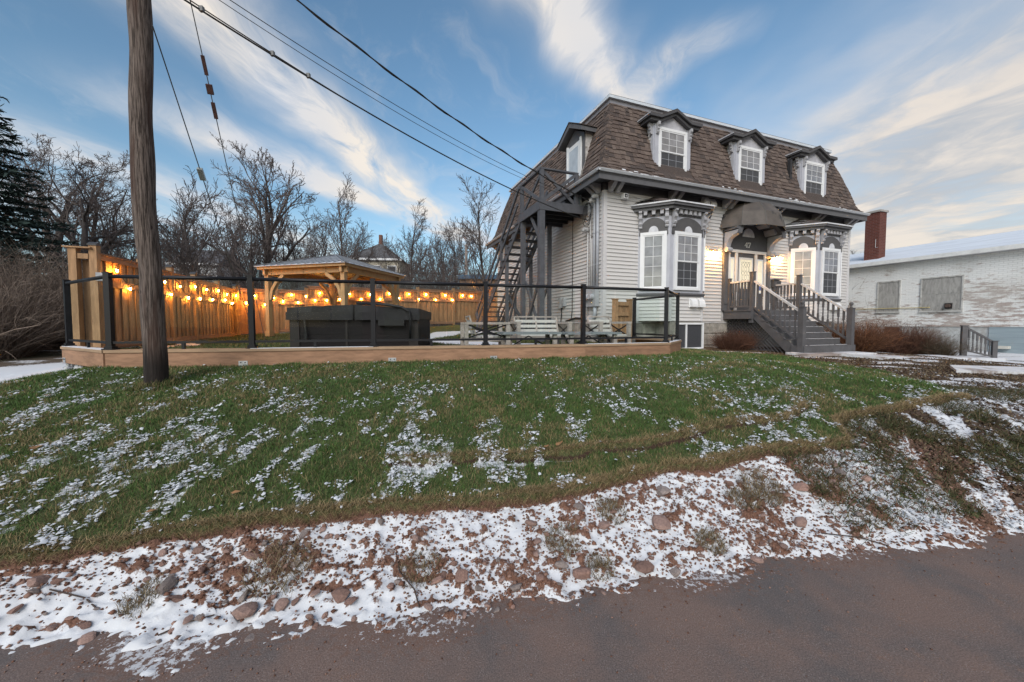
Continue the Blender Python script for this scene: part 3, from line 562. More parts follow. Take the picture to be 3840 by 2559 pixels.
for x in (0, HX): 
    s = -1 if x == 0 else 1
    q = MB(); q.box((min(x, x-s*.085)+(-.028 if s < 0 else 0), -.028, Z0), (max(x, x-s*.085)+(.028 if s > 0 else 0), .085, Z1)); q.build('corner_board', TRIML if 0 else mat('corner_board', (.55, .54, .55), .55, .05), house)
box('base_trim', (-.03, -.03, Z0-.05), (HX+.03, .0, Z0-.004), mat('base_trim', (.42, .41, .41)), house)
box('base_trim', (-.03, .002, Z0-.05), (-.0, HY, Z0-.004), MATS['base_trim'], house)
# frieze, soffit, fascia, gutter
q = MB(); q.box((-.035, -.035, Z1), (HX+.035, HY, 5.46)); q.box((-.055, -.055, 5.385), (HX+.055, HY, 5.425)); q.build('frieze', DARKG, house)
OV = .5; ORT = .06
q = MB(); q.box((-OV, -OV, 5.43), (HX+ORT, HY+OV*.6, 5.45)); q.build('soffit', mat('soffit', (.075, .075, .083), .7), house)
q = MB(); q.box((-OV, -OV, 5.31), (HX+ORT, -OV+.03, 5.50)); q.box((-OV, -OV+.032, 5.31), (-OV+.03, HY+OV*.6, 5.50)); q.box((HX+ORT-.03, -OV+.032, 5.31), (HX+ORT, HY, 5.50)); q.build('fascia', DKTRIM, house)
GUT = mat('gutter_metal', (.50, .52, .56), .45, .1, 5)
q = MB(); g_ = [(0, 0), (.05, .0), (.085, .05), (.085, .062), (0, .062)]
q.prism(g_, (-OV-.08, -OV-.002, 5.485), (0, -1, 0), (0, 0, 1), (1, 0, 0), HX+OV+ORT+.10); q.prism(g_, (-OV-.002, HY+.3, 5.485), (-1, 0, 0), (0, 0, 1), (0, -1, 0), HY+.3+OV+.08); q.build('gutter', GUT, house)
# mansard roof
PROF = [(.50, 5.55), (.37, 5.63), (.24, 5.76), (.13, 5.94), (.05, 6.18), (-.03, 6.48), (-.13, 6.82), (-.25, 7.2), (-.39, 7.6), (-.51, 7.94)]
def rr(a): return min(a, .06)
def ring(a, z): return [(-a, -a, z), (HX+rr(a), -a, z), (HX+rr(a), HY+min(a, .3), z), (-a, HY+min(a, .3), z)]
q = MB(); vs = []; fs = []
for a, z in PROF: vs += ring(a, z)
for i in range(len(PROF)-1):
    for k in range(4): fs.append((i*4+k, i*4+(k+1) % 4, i*4+4+(k+1) % 4, i*4+4+k))
fs += [tuple(range(len(vs)-4, len(vs))), (0, 3, 2, 1)]
q.add(vs, fs); RB = [(.102, .076, .066), (.125, .094, .081), (.074, .058, .053), (.148, .114, .098)]
SHM = [mat('shingle_%s' % n, c, .92, .2, 25, bump=.5, bscale=220) for n, c in zip(('umber', 'brown', 'dark', 'tan'), RB)]
roof = q.build('roof', SHM[2], house)
sarc = [0]; 
for i in range(1, len(PROF)): sarc.append(sarc[-1]+math.hypot(PROF[i][0]-PROF[i-1][0], PROF[i][1]-PROF[i-1][1]))
def prof(s):
    a = float(np.interp(s, sarc, [p[0] for p in PROF])); z = float(np.interp(s, sarc, [p[1] for p in PROF])); return a, z
DORM = [2.295, 5.47, 8.62]; DW = .665
def shingles():
    tpl = []
    EXP = .142; rows = int(sarc[-1]/EXP); rnd = random.Random(3); lst = []
    for r in range(rows+1):
        s0 = r*EXP; s1 = min(s0+EXP*1.12, sarc[-1]); 
        if s1-s0 < .05: continue
        a0, z0 = prof(s0); a1, z1 = prof(s1)
        for face in (0, 1):
            L0 = -a0; L1 = (HX+rr(a0)) if face == 0 else HY+min(a0, .3)
            t = L0-rnd.uniform(0, .2)
            while t < L1:
                w = rnd.choice((.14, .17, .2, .23, .12)); u0 = max(t, L0+.04); u1 = min(t+w-.004, L1-.02); t += w
                if u1-u0 < .03: continue
                um = (u0+u1)/2
                if face == 0 and z1 > 5.86 and z0 < 7.42 and any(abs(um-d) < DW-.03 for d in DORM): continue
                if face == 1 and 5.5 < z1 and z0 < 7.35 and .98 < um < 2.0: continue
                dr = rnd.choice((0, 0, .02, -.01))
                lst.append((face, u0, u1, a0, z0-dr, a1, z1, rnd.choice((0, 0, 1, 1, 2, 3)), rnd.uniform(.016, .032)))
    def verts(L):
        f, u0, u1, a0, z0, a1, z1, sh, th = L
        n = Vector((z1-z0, a0-a1)).normalized()          # (outward, up)
        def P(u, a, z): return (u, -a, z) if f == 0 else (-a, u, z)
        b0 = (a0+n.x*.004, z0+n.y*.004); b1 = (a0+n.x*(.004+th), z0+n.y*(.004+th)); t0 = (a1+n.x*.002, z1+n.y*.002); t1 = (a1+n.x*.008, z1+n.y*.008)
        return [P(u0, *b0), P(u1, *b0), P(u1, *b1), P(u0, *b1), P(u0, *t0), P(u1, *t0), P(u1, *t1), P(u0, *t1)]
    FB = [(0, 1, 2, 3), (3, 2, 6, 7), (0, 3, 7, 4), (1, 5, 6, 2), (4, 7, 6, 5)]
    cl = HC; campos = Vector((0, 0, 1.55))
    def dist(L): v = verts(L)[0]; return (HW(v[0], v[1], v[2])-campos).length+(.6 if L[0] == 1 else 0)
    lst.sort(key=dist)
    cache = {}
    for L in lst[:300]:
        v = verts(L); o = v[0]; k = (L[0], round(L[2]-L[1], 2), round(L[4]*20), L[7])
        if k not in cache:
            m = MB(); m.add([tuple(c-d for c, d in zip(p, o)) for p in v], FB); cache[k] = m.data('shingle', SHM[L[7]])
        obj('shingle', cache[k], roof, o)
    m = MB()
    for L in lst[300:]: m.add(verts(L), FB, L[7])
    m.build('shingle_field', SHM, roof, kind='stuff')
    # caps along the near hip
    for r in range(rows+1):
        s0 = r*.128; 
        if s0+.17 > sarc[-1]: break
        a0, z0 = prof(s0); a1, z1 = prof(s0+.17); w = .15; e = .03
        m = MB(); m.add([(-a0-e*.6, -a0-e*.6, z0+e), (-a0+w, -a0-e, z0+.012), (-a0-e, -a0+w, z0+.012), (-a1-.012, -a1-.012, z1), (-a1+w, -a1-.012, z1-.01), (-a1-.012, -a1+w, z1-.01), (-a0-.005, -a0-.005, z0-.01)], [(0, 1, 4, 3), (0, 3, 5, 2), (0, 6, 1), (0, 2, 6)])
        m.build('hip_shingle', SHM[r*7 % 3 if r % 3 else 2], roof)
shingles()
aT, zT = PROF[-1]
q = MB(); q.box((-aT-.02, -aT-.02, zT-.03), (HX+aT+.02, HY+aT, zT+.09)); q.build('roof_crown', mat('crown_paint', (.24, .24, .27), .6, .1), house)
q = MB(); q.box((-aT-.09, -aT-.09, zT+.093), (HX+aT+.07, HY+aT+.07, zT+.17)); q.build('roof_edge', mat('metal_edge', (.55, .60, .66), .4, .08), house)
q = MB(); q.box((-aT-.07, -aT-.07, zT+.173), (HX+aT+.05, HY+aT+.05, zT+.195)); q.build('roof_deck', SHM[2], house)
for (x0, x1, s, y) in ((.35, 1.5, .06, 0), (4.0, 4.75, .08, 0), (7.0, 7.9, .07, 0), (9.6, 10.2, .05, 0)):   # snow caught on the flared eaves
    m = MB(); n = 9
    for k in range(n):
        if random.random() < .25: continue
        xa = x0+(x1-x0)*k/n; sa = s+random.uniform(0, .03)+(.142 if k % 3 == 0 else 0); a0, z0 = prof(sa); a1, z1 = prof(sa+random.uniform(.03, .055)); dx = (x1-x0)/n*random.uniform(.8, 1.2)
        m.add([(xa, -a0, z0+.02), (xa+dx, -a0, z0+.02), (xa+dx, -a1, z1+.03), (xa, -a1, z1+.03), (xa, -a0, z0+.035), (xa+dx, -a0, z0+.035), (xa+dx, -a1, z1+.04), (xa, -a1, z1+.04)], [(4, 5, 6, 7), (0, 1, 5, 4), (1, 2, 6, 5), (3, 0, 4, 7)])
    m.build('roof_snow', SNOW, house)
m = MB(); m.add([(-.44, .1, 5.62), (-.44, 3.4, 5.62), (-.34, 3.4, 5.70), (-.34, .1, 5.70), (-.44, .1, 5.645), (-.44, 3.4, 5.645), (-.34, 3.4, 5.72), (-.34, .1, 5.72)], [(4, 5, 6, 7), (0, 1, 5, 4), (0, 4, 7, 3), (1, 2, 6, 5)]); m.build('roof_snow', SNOW, house)
# eave brackets
bp_ = [(0, 0), (.07, 0), (.10, .04), (.075, .09), (.14, .13), (.24, .165), (.30, .17), (.32, .20), (.32, .235), (0, .235)]
bd = MB(); bd.prism(bp_, (-.045, 0, 0), (0, -1, 0), (0, 0, 1), (1, 0, 0), .09); bd.prism([(0, .02), (.05, .02), (.28, .2), (.25, .23), (0, .23)], (-.06, 0, 0), (0, -1, 0), (0, 0, 1), (1, 0, 0), .12); bd = bd.data('eave_bracket', BRK)
for x in (.14, .36, 2.22, 2.46, 4.36, 4.60, 6.50, 6.74, 8.62, 8.86, 10.44, 10.70): obj('eave_bracket', bd, house, (x, -.056, 5.165), scale=(1, 1.2, 1.12))
for y in (.14, .36, 4.2, 4.4, 8.7, 8.95): obj('eave_bracket', bd, house, (-.056, y, 5.165), (0, 0, -math.pi/2), (1, 1.2, 1.12))
# windows
PD = {}
def window(parent, p, ax, w, z0, z1, cols, rows, double=True, casing=.085, arched=None, screen=True):
    """casing, sashes, glazing bars and single panes; p is the left foot on the wall seen from outside"""
    p = Vector((p[0], p[1], 0)); ax = Vector((ax[0], ax[1], 0)).normalized(); n = Vector((ax.y, -ax.x, 0)); rz = math.atan2(ax.y, ax.x)
    def L(name, mb, m): return mb.build(name, m, parent, tuple(p), (0, 0, rz))
    h = z1-z0; c = casing
    q = MB(); q.box((0, -.05, z0), (c, .0, z1)); q.box((w-c, -.05, z0), (w, .0, z1)); q.box((c, -.052, z1-c), (w-c, .0, z1)); q.box((c, -.06, z0), (w-c, .0, z0+c*.8)); L('window_casing', q, TRIMW)
    x0, x1, a0, a1 = c, w-c, z0+c*.8, z1-c
    sash = [(a0, (a0+a1)/2+.012, -.018, True), ((a0+a1)/2-.012, a1, -.030, False)] if double else [(a0, a1, -.026, False)]
    s = .035
    for lo, hi, y, bottom in sash:
        q = MB(); q.box((x0, y-.012, lo), (x0+s, y+.01, hi)); q.box((x1-s, y-.012, lo), (x1, y+.01, hi)); q.box((x0+s, y-.012, lo), (x1-s, y+.01, lo+s)); q.box((x0+s, y-.012, hi-s), (x1-s, y+.01, hi)); L('sash', q, TRIMW)
        gx0, gx1, g0, g1 = x0+s, x1-s, lo+s, hi-s; b = .011; pw = (gx1-gx0)/cols; ph = (g1-g0)/rows
        q = MB()
        for i in range(1, cols): q.box((gx0+i*pw-b/2, y-.007, g0), (gx0+i*pw+b/2, y+.004, g1))
        for j in range(1, rows): q.box((gx0, y-.0065, g0+j*ph-b/2), (gx1, y+.0035, g0+j*ph+b/2))
        L('glazing_bars', q, TRIMW if not (bottom and screen) else mat('screened_bars', (.30, .31, .34), .6))
        k = (round(pw, 3), round(ph, 3), bottom and screen)
        if k not in PD: PD[k] = MB().box((b/2, -.003, b/2), (pw-b/2, .003, ph-b/2)).data('pane', PANE2 if k[2] else PANE)
        for i in range(cols):
            for j in range(rows):
                o = p+ax*(gx0+i*pw)-n*(y)*1.0; o.z = g0+j*ph
                o = p+ax*(gx0+i*pw)+n*(-y-.001); o.z = g0+j*ph
                obj('pane', PD[k], parent, tuple(o), (random.uniform(-.010, .010), 0, rz+random.uniform(-.010, .010)))
# dormers
def yroof(z):
    return float(np.interp(z, [p[1] for p in PROF], [-p[0] for p in PROF]))
def dormer(xc):
    d = obj('dormer', None, house, (xc, 0, 0)); F = -.03; W_ = DW
    for s in (-1, 1):
        q = MB(); x0 = s*W_; x1 = s*(W_-.03); zs = np.linspace(5.84, 7.32, 9)
        poly = [(F+.01, 5.84)]+[(yroof(z)+.03, float(z)) for z in zs]+[(F+.01, 7.32)]
        q.prism(poly, (min(x0, x1), 0, 0), (0, 1, 0), (0, 0, 1), (1, 0, 0), .03); q.build('dormer_cheek', SIDING, d)
        for i in range(13):
            z = 5.93+i*.105; y1 = yroof(z+.05)+.04
            if y1-F > .06: lap(d, (s*W_, y1) if s < 0 else (s*W_, F+.02), (s*W_, F+.02) if s < 0 else (s*W_, y1), z, .105)
        q = MB(); q.box((s*W_-(.0 if s < 0 else .14), F-.035, 5.80), (s*W_+(.14 if s < 0 else .0), F+.0, 7.30)); q.build('dormer_pilaster', TRIML, d)
        q = MB(); q.box((s*W_-(.028 if s < 0 else 0), F, 5.80), (s*W_+(.0 if s < 0 else .028), F+.10, 7.30)); q.build('dormer_pilaster', TRIML, d)
        for yy in (0, 1):
            q = MB(); pr = [(0, 0), (.05, 0), (.075, .04), (.055, .08), (.09, .12), (.07, .17), (.12, .22), (.12, .30), (0, .30)]
            if yy == 0: q.prism(pr, (s*(W_-.07)-.035, F-.037, 7.0), (0, -1, 0), (0, 0, 1), (1, 0, 0), .07)
            else: q.prism(pr, (s*(W_+.03), F+.02, 7.0), (s, 0, 0), (0, 0, 1), (0, 1, 0), .07)
            q.build('dormer_bracket', BRK, d)
    q = MB(); q.box((-W_+.14, F-.02, 5.80), (W_-.14, F, 5.90)); q.box((-W_-.02, F-.06, 5.79), (W_+.02, F+.01, 5.835)); q.build('dormer_sill', TRIML, d)
    q = MB(); q.prism([(-.55, 7.20), (.55, 7.20), (.55, 7.32), (0, 7.60), (-.55, 7.32)], (0, F-.012, 0), (1, 0, 0), (0, 0, 1), (0, 1, 0), .03); q.build('gable_panel', mat('gable_paint', (.42, .42, .46), .6), d)
    window(d, (-W_+.14, F), (1, 0), 2*(W_-.14), 5.89, 7.22, 3, 3, True, .075)
    top = [(-.87, 7.31), (-.50, 7.31), (0, 7.57), (.50, 7.31), (.87, 7.31)]
    for dz, dy, th, nm in ((0, .13, .075, 'dormer_cornice'), (.078, .20, .075, 'dormer_cornice')):
        q = MB(); e = dy-.10
        lo = [(x*(1+e), z+dz) for x, z in top]; hi = [(x*(1+e), z+dz+th) for x, z in reversed(top)]
        q.prism(lo+hi, (0, F-dy, 0), (1, 0, 0), (0, 0, 1), (0, 1, 0), .75); q.build(nm, mat('dormer_cornice_paint', (.068, .067, .072), .5, .1), d)
    q = MB(); lo = [(x*1.11, z+.157) for x, z in top]; hi = [(x*1.11, z+.175) for x, z in reversed(top)]
    q.prism(lo+hi, (0, F-.19, 0), (1, 0, 0), (0, 0, 1), (0, 1, 0), .76); q.build('dormer_roof', SHM[2], d)
    q = MB(); q.bar((-.965, F-.2, 7.455), (-.965, .42, 7.455), .012, .03); q.build('drip_edge', mat('drip_metal', (.45, .46, .5), .4), d)
    return d
for x in DORM: dormer(x)
q = MB(); q.tube([(7.55, -.30+.42, 6.62), (7.55, .02, 6.75), (7.55, .14, 7.25)], .035, 8); q.box((7.50, .02, 6.55), (7.60, .12, 7.2)); q.build('roof_vent', mat('black_vent', (.03, .03, .033), .6), house)
# side door dormer over the fire escape
d = obj('door_dormer', None, house, (0, 1.51, 0)); X_ = -.06
q = MB(); q.prism([(-.55, 5.40), (.55, 5.40), (.55, 7.22), (0, 7.52), (-.55, 7.22)], (X_, 0, 0), (0, 1, 0), (0, 0, 1), (1, 0, 0), .04); q.build('dormer_face', DKTRIM, d)
for s in (-1, 1):
    q = MB(); zs = np.linspace(5.66, 7.25, 9); q.prism([(X_+.04, 5.6)]+[(yroof(z)+.03, float(z)) for z in zs]+[(X_+.04, 7.25)], (0, s*.55-.015, 0), (1, 0, 0), (0, 0, 1), (0, 1, 0), .03); q.build('dormer_cheek', mat('cheek_old', (.42, .40, .39), .8, .25, 14, col2=(.16, .14, .12)), d)
q = MB(); q.prism([(-.72, 7.18), (0, 7.56), (.72, 7.18), (.72, 7.30), (0, 7.70), (-.72, 7.30)], (X_-.20, 0, 0), (0, 1, 0), (0, 0, 1), (1, 0, 0), .75); q.build('dormer_cornice', DKTRIM, d)
q = MB(); q.prism([(-.75, 7.31), (0, 7.71), (.75, 7.31), (.75, 7.33), (0, 7.735), (-.75, 7.33)], (X_-.22, 0, 0), (0, 1, 0), (0, 0, 1), (1, 0, 0), .78); q.build('dormer_roof', SHM[2], d)
q = MB(); q.box((X_-.035, -.36, 5.08), (X_-.002, .36, 7.08)); q.box((X_-.05, -.43, 5.06), (X_-.002, -.362, 7.15)); q.box((X_-.05, .362, 5.06), (X_-.002, .43, 7.15)); q.build('side_door', mat('side_door_white', (.66, .68, .70), .5, .05), d)
sdp = MB().box((X_-.042, -.26, 5.35), (X_-.036, .26, 6.95)).build('pane', mat('door_glass', (.42, .46, .50), .06, .2, 2, spec=1.0), d)
q = MB(); q.lathe([(.0, 0), (.025, 0), (.032, .03), (.0, .055)], n=10); q.build('door_handle', mat('steel', (.5, .5, .5), .3, metal=.9), d, (X_-.05, -.28, 5.95), (0, -math.pi/2, 0))
# bay windows
def bay(x0, f0, f1, x1):
    b = obj('bay_window', None, house); P = -.6; plan = [(x0, 0), (f0, P), (f1, P), (x1, 0)]
    def off(e):
        r = []; c = ((x0+x1)/2, 0)
        return [(x0-e*1.15, 0), (f0-e*.41, P-e), (f1+e*.41, P-e), (x1+e*1.15, 0)]
    def slab(name, e, za, zb, m):
        o = off(e); q = MB(); q.prism(o, (0, 0, za), (1, 0, 0), (0, 1, 0), (0, 0, 1), zb-za); return q.build(name, m, b)
    slab('bay_wall', 0, 2.44, 4.60, TRIML); slab('bay_base', -.012, Z0-.0, 2.38, SIDING); slab('bay_sill', .055, 2.385, 2.435, DKTRIM); slab('bay_sill_mould', .03, 2.345, 2.383, DKTRIM)
    slab('dentil_band', .025, 4.57, 4.72, DARKG); slab('bay_cornice', .16, 4.722, 4.80, DKTRIM); slab('bay_cornice', .235, 4.803, 4.865, DKTRIM); slab('bay_edge', .27, 4.868, 4.905, mat('bay_edge_metal', (.56, .57, .60), .5))
    o = off(.25); q = MB(); tp = [(x0+.55, -.0, 5.24), (x1-.55, -.0, 5.24)]
    q.add([(x, y, 4.90) for x, y in o]+tp, [(0, 1, 4), (1, 2, 5, 4), (2, 3, 5), (0, 4, 5, 3), (3, 2, 1, 0)]); br = q.build('bay_roof', SHM[2], b)
    # three faces
    for i in range(3):
        a = Vector(plan[i]+(0,)); c = Vector(plan[i+1]+(0,)); L = (c-a).length; ax = (c-a).normalized(); n = Vector((ax.y, -ax.x, 0)); rz = math.atan2(ax.y, ax.x)
        for k in range(7): lap(b, a+n*-.010+ax*.05, c+n*-.010-ax*.05, Z0+.005+k*.1, .1)
        q = MB(); q.box((0, -.022, Z0), (.075, .0, 2.34)); q.box((L-.075, -.022, Z0), (L, .0, 2.34)); q.build('bay_corner_board', mat('corner_board', (.55, .54, .55)), b, tuple(a), (0, 0, rz))
        ww = .96 if i == 1 else .70; m0 = (L-ww)/2; s0 = a+ax*m0
        window(b, (s0.x, s0.y), ax, ww, 2.52, 4.14, 3 if i == 1 else 2, 3 if i == 1 else 5, i == 1, .085)
        q = MB(); rx = min(L/2-.05, .60); pts = [(rx*math.cos(t), .42*math.sin(t)) for t in np.linspace(0, math.pi, 15)]
        q.prism([(rx, -.06)]+pts+[(-rx, -.06)], (L/2, -.0, 4.12), (1, 0, 0), (0, 0, 1), (0, -1, 0), .03); q.build('arch_panel', DARKG, b, tuple(a), (0, 0, rz))
        q = MB(); q.prism([(.13*math.cos(t), .16*math.sin(t)) for t in np.linspace(0, math.pi, 12)], (L/2, -.031, 4.142), (1, 0, 0), (0, 0, 1), (0, -1, 0), .022); q.build('arch_button', mat('button_paint', (.55, .56, .60), .6), b, tuple(a), (0, 0, rz))
        q = MB(); o2 = [(rx+.05)*1 for _ in (0,)][0]
        pa = [((rx+.055)*math.cos(t), .47*math.sin(t)) for t in np.linspace(0, math.pi, 15)]; pb = [(rx*math.cos(t), .42*math.sin(t)) for t in np.linspace(math.pi, 0, 15)]
        nd_ = 3 if i != 1 else 5; 
        for k in range(nd_):
            xk = L*(k+1)/(nd_+1) if i != 1 else .2+(L-.4)*(k+.5)/nd_
            q = MB(); q.box((xk-.045, -.115, 4.61), (xk+.045, -.0, 4.70)); q.box((xk-.055, -.125, 4.70), (xk+.055, -.0, 4.72)); q.build('dentil', BRK, b, tuple(a), (0, 0, rz))
        sp = [(0, 0), (.03, -.01), (.055, .02), (.05, .06), (.08, .09), (.10, .12), (.06, .17), (.09, .22), (.13, .26), (.13, .31), (.09, .345), (.10, .39), (.15, .42), (.15, .46), (0, .46)]
        for xk in (.085, L-.085):
            q = MB(); q.prism(sp, (xk-.045, -.02, 4.255), (0, -1, 0), (0, 0, 1), (1, 0, 0), .09); q.tube([(xk-.05, -.105, 4.53), (xk+.05, -.105, 4.53)], .045, 10); q.tube([(xk-.05, -.075, 4.36), (xk+.05, -.075, 4.36)], .034, 10); q.build('scroll_bracket', BRK, b, tuple(a), (0, 0, rz))
    m = MB()
    for k in range(16):
        t = random.uniform(.05, .6); f = random.uniform(.0, .45); ax_, ay_ = o[0][0]+(o[1][0]-o[0][0])*t, o[0][1]+(o[1][1]-o[0][1])*t; bx, by = tp[0][0], tp[0][1]; px, py, pz = ax_+(bx-ax_)*f, ay_+(by-ay_)*f, 4.905+(5.24-4.905)*f
        m.add([(px-.1, py+.09, pz+.03), (px+.02, py-.08, pz+.012), (px+.10, py-.06, pz+.03), (px, py+.1, pz+.05)], [(0, 1, 2, 3)])
    m.build('bay_snow', SNOW, b)
    return b
bay(1.13, 1.75, 2.98, 3.60); bay(7.44, 8.10, 9.30, 9.95)
# entrance
ent = obj('entrance', None, house); C0 = 5.49
for x in (4.43, 6.35): o = box('pilaster', (x, -.06, 1.99), (x+.2, .0, 4.30), DKTRIM, ent); box('pilaster_panel', (x+.04, -.085, 2.2), (x+.16, -.0605, 3.3), DKTRIM, o)
q = MB(); q.box((4.63, -.055, 3.86), (6.35, -.0, 3.95)); q.box((4.63, -.055, 1.99), (4.71, .0, 3.858)); q.box((6.27, -.055, 1.99), (6.35, .0, 3.858)); q.box((4.95, -.05, 1.99), (5.05, .0, 3.858)); q.box((5.84, -.05, 1.99), (5.93, .0, 3.858)); q.build('door_frame', mat('entry_trim', (.66, .63, .60), .55, .05), ent)
q = MB(); arch = [(.90*math.cos(t), .50*math.sin(t)) for t in np.linspace(0, math.pi, 21)]
q.prism([(.90, -.38)]+arch+[(-.90, -.38)], (C0, -.005, 4.33), (1, 0, 0), (0, 0, 1), (0, -1, 0), .03); q.build('arch_panel', DARKG, ent)
q = MB(); q.prism([(.27*math.cos(t), .27*math.sin(t)) for t in np.linspace(0, math.pi, 17)], (C0, -.036, 4.385), (1, 0, 0), (0, 0, 1), (0, -1, 0), .022); q.build('arch_button', MATS['button_paint'], ent)
q = MB(); arc2 = [(1.06*math.cos(t), .64*math.sin(t)) for t in np.linspace(math.pi, 0, 21)]
q.prism([(a, b_) for a, b_ in arch]+arc2, (C0, -.04, 4.33), (1, 0, 0), (0, 0, 1), (0, -1, 0), .50); q.build('arch_hood', DKTRIM, ent)
for t in (R(28), R(62), R(90), R(118), R(152)):
    q = MB(); q.box((-.10, -.40, -.05), (.10, -.06, .05)); q.build('hood_block', BRK, ent, (C0+.86*math.cos(t), 0, 4.33+.47*math.sin(t)), (0, -(t-math.pi/2), 0))
for s in (-1, 1):
    q = MB(); pr = [(0, 0), (.07, -.04), (.11, .05), (.07, .13), (.10, .25), (.16, .36), (.30, .44), (.44, .48), (.46, .58), (0, .58)]
    q.prism(pr, (C0+s*.97-.09, -.06, 3.86), (0, -1, 0), (0, 0, 1), (1, 0, 0), .18); q.tube([(C0+s*.97-.1, -.14, 3.90), (C0+s*.97+.1, -.14, 3.90)], .075, 12); q.build('entry_corbel', BRK, ent)
DOORG = mat('door_leaded_glass', (.62, .58, .46), .25, .12, 9, emit=((1, .82, .55), .28))
dr = box('front_door', (5.052, -.012, 2.0), (5.838, .0, 3.857), DARKG, ent)
q = MB(); q.box((5.13, -.03, 2.72), (5.76, -.013, 2.78)); q.box((5.13, -.03, 3.66), (5.76, -.013, 3.72)); q.box((5.13, -.03, 2.78), (5.18, -.013, 3.66)); q.box((5.71, -.03, 2.78), (5.76, -.013, 3.66)); q.build('glass_frame', MATS['entry_trim'], ent)
box('door_glass', (5.18, -.018, 2.78), (5.71, -.0135, 3.66), DOORG, ent)
q = MB(); cx, cz = 5.445, 3.22; cm = mat('lead_came', (.16, .15, .13), .4)
def came(p, r): q.bar((p[0], -.02, p[1]), (r[0], -.02, r[1]), .006, .006, (0, 1, 0))
for dx in (-.19, .19): came((cx+dx, 2.86), (cx+dx, 3.58))
for dz in (-.36, .36): came((cx-.19, cz+dz), (cx+.19, cz+dz))
for zc in (cz-.27, cz, cz+.27):
    for k in (-1, 0, 1):
        x = cx+k*.12; w = .06; h = .085
        for a, b_ in (((x-w, zc), (x, zc+h)), ((x, zc+h), (x+w, zc)), ((x+w, zc), (x, zc-h)), ((x, zc-h), (x-w, zc))): came(a, b_)
for k in (-1.5, -.5, .5, 1.5): came((cx+k*.08, cz-.2), (cx+k*.08, cz-.06)); came((cx+k*.08, cz+.06), (cx+k*.08, cz+.2))
q.build('leaded_bars', cm, ent)
q = MB(); q.lathe([(.0, 0), (.028, 0), (.03, .035), (.0, .06)], n=10); q.build('door_handle', MATS['steel'], ent, (5.79, -.013, 2.68), (math.pi/2, 0, 0))
for xa, xb in ((4.71, 4.95), (5.93, 6.27)):
    box('sidelight_panel', (xa, -.012, 2.0), (xb, 0, 3.857), DARKG, ent)
    q = MB(); q.box((xa+.03, -.03, 2.58), (xb-.03, -.013, 2.62)); q.box((xa+.03, -.03, 3.66), (xb-.03, -.013, 3.70)); q.box((xa+.03, -.03, 2.62), (xa+.06, -.013, 3.66)); q.box((xb-.06, -.03, 2.62), (xb-.03, -.013, 3.66)); q.build('sidelight_frame', TRIMW, ent)
    box('sidelight_glass', (xa+.06, -.018, 2.62), (xb-.06, -.0135, 3.66), DOORG, ent)
box('door_sticker', (6.08, -.024, 2.68), (6.18, -.019, 2.82), mat('sticker', (.10, .12, .30), .5, .6, 30, col2=(.7, .7, .75)), ent)
# house number 47
NUM = mat('number_paint', (.55, .54, .52), .5)
q = MB(); y = -.037
def bx2(x0, z0, x1, z1): q.box((x0, y-.014, z0), (x1, y, z1))
def pl(poly): q.prism(poly, (0, y, 0), (1, 0, 0), (0, 0, 1), (0, -1, 0), .014)
n0 = 5.345; zb = 4.045
pl([(n0+.082, zb+.022), (n0+.108, zb+.022), (n0+.108, zb+.165), (n0+.088, zb+.165)]); pl([(n0+.087, zb+.1651), (n0+.0, zb+.062), (n0+.0, zb+.045), (n0+.018, zb+.062), (n0+.0815, zb+.136)]); q.box((n0, y-.013, zb+.045), (n0+.0815, y-.001, zb+.0615)); q.box((n0+.1085, y-.013, zb+.045), (n0+.128, y-.001, zb+.0615)); bx2(n0+.065, zb, n0+.125, zb+.0215)
q.build('number_four', NUM, ent)
q = MB(); n0 = 5.49; bx2(n0, zb+.142, n0+.125, zb+.165); bx2(n0, zb+.112, n0+.018, zb+.1415); pl([(n0+.125, zb+.1415), (n0+.098, zb+.1415), (n0+.03, zb+.016), (n0+.062, zb+.016)]); bx2(n0+.018, zb, n0+.074, zb+.0155)
q.build('number_seven', NUM, ent)
# fabric awning
AWN = mat('awning_fabric', (.095, .081, .072), .5, .25, 3, col2=(.022, .023, .027), wear=(.54, .62), bump=.2, bscale=30)
base_ = [(4.25, 0), (4.50, -.58), (5.12, -.92), (5.86, -.92), (6.48, -.58), (6.73, 0)]
def arg(k, z, zf): return [(C0+(x-C0)*k, y*k, z+(zf if y else 0)) for x, y in base_]
rg = [arg(1, 4.56, 0), arg(.90, 4.98, .02), arg(.64, 5.30, .02), arg(.13, 5.50, 0)]; aw = obj('awning', None, house)
for s in range(5):
    q = MB(); vs = [p for r_ in rg for p in (r_[s], r_[s+1])]; q.add(vs, [(2*i, 2*i+1, 2*i+3, 2*i+2) for i in range(3)]); o = q.build('awning_panel', AWN, aw)
    md = o.modifiers.new('t', 'SOLIDIFY'); md.thickness = .008; md.offset = -1
q = MB()
for i in range(6): q.tube([r_[i] for r_ in rg], .012, 6)
q.tube([tuple(p) for p in rg[0]], .014, 6); q.build('awning_frame', mat('awning_pipe', (.10, .095, .09), .5), aw)
for x in (4.40, 6.34): box('awning_bearer', (x, -.52, 4.47), (x+.25, -.02, 4.54), DKTRIM, aw)
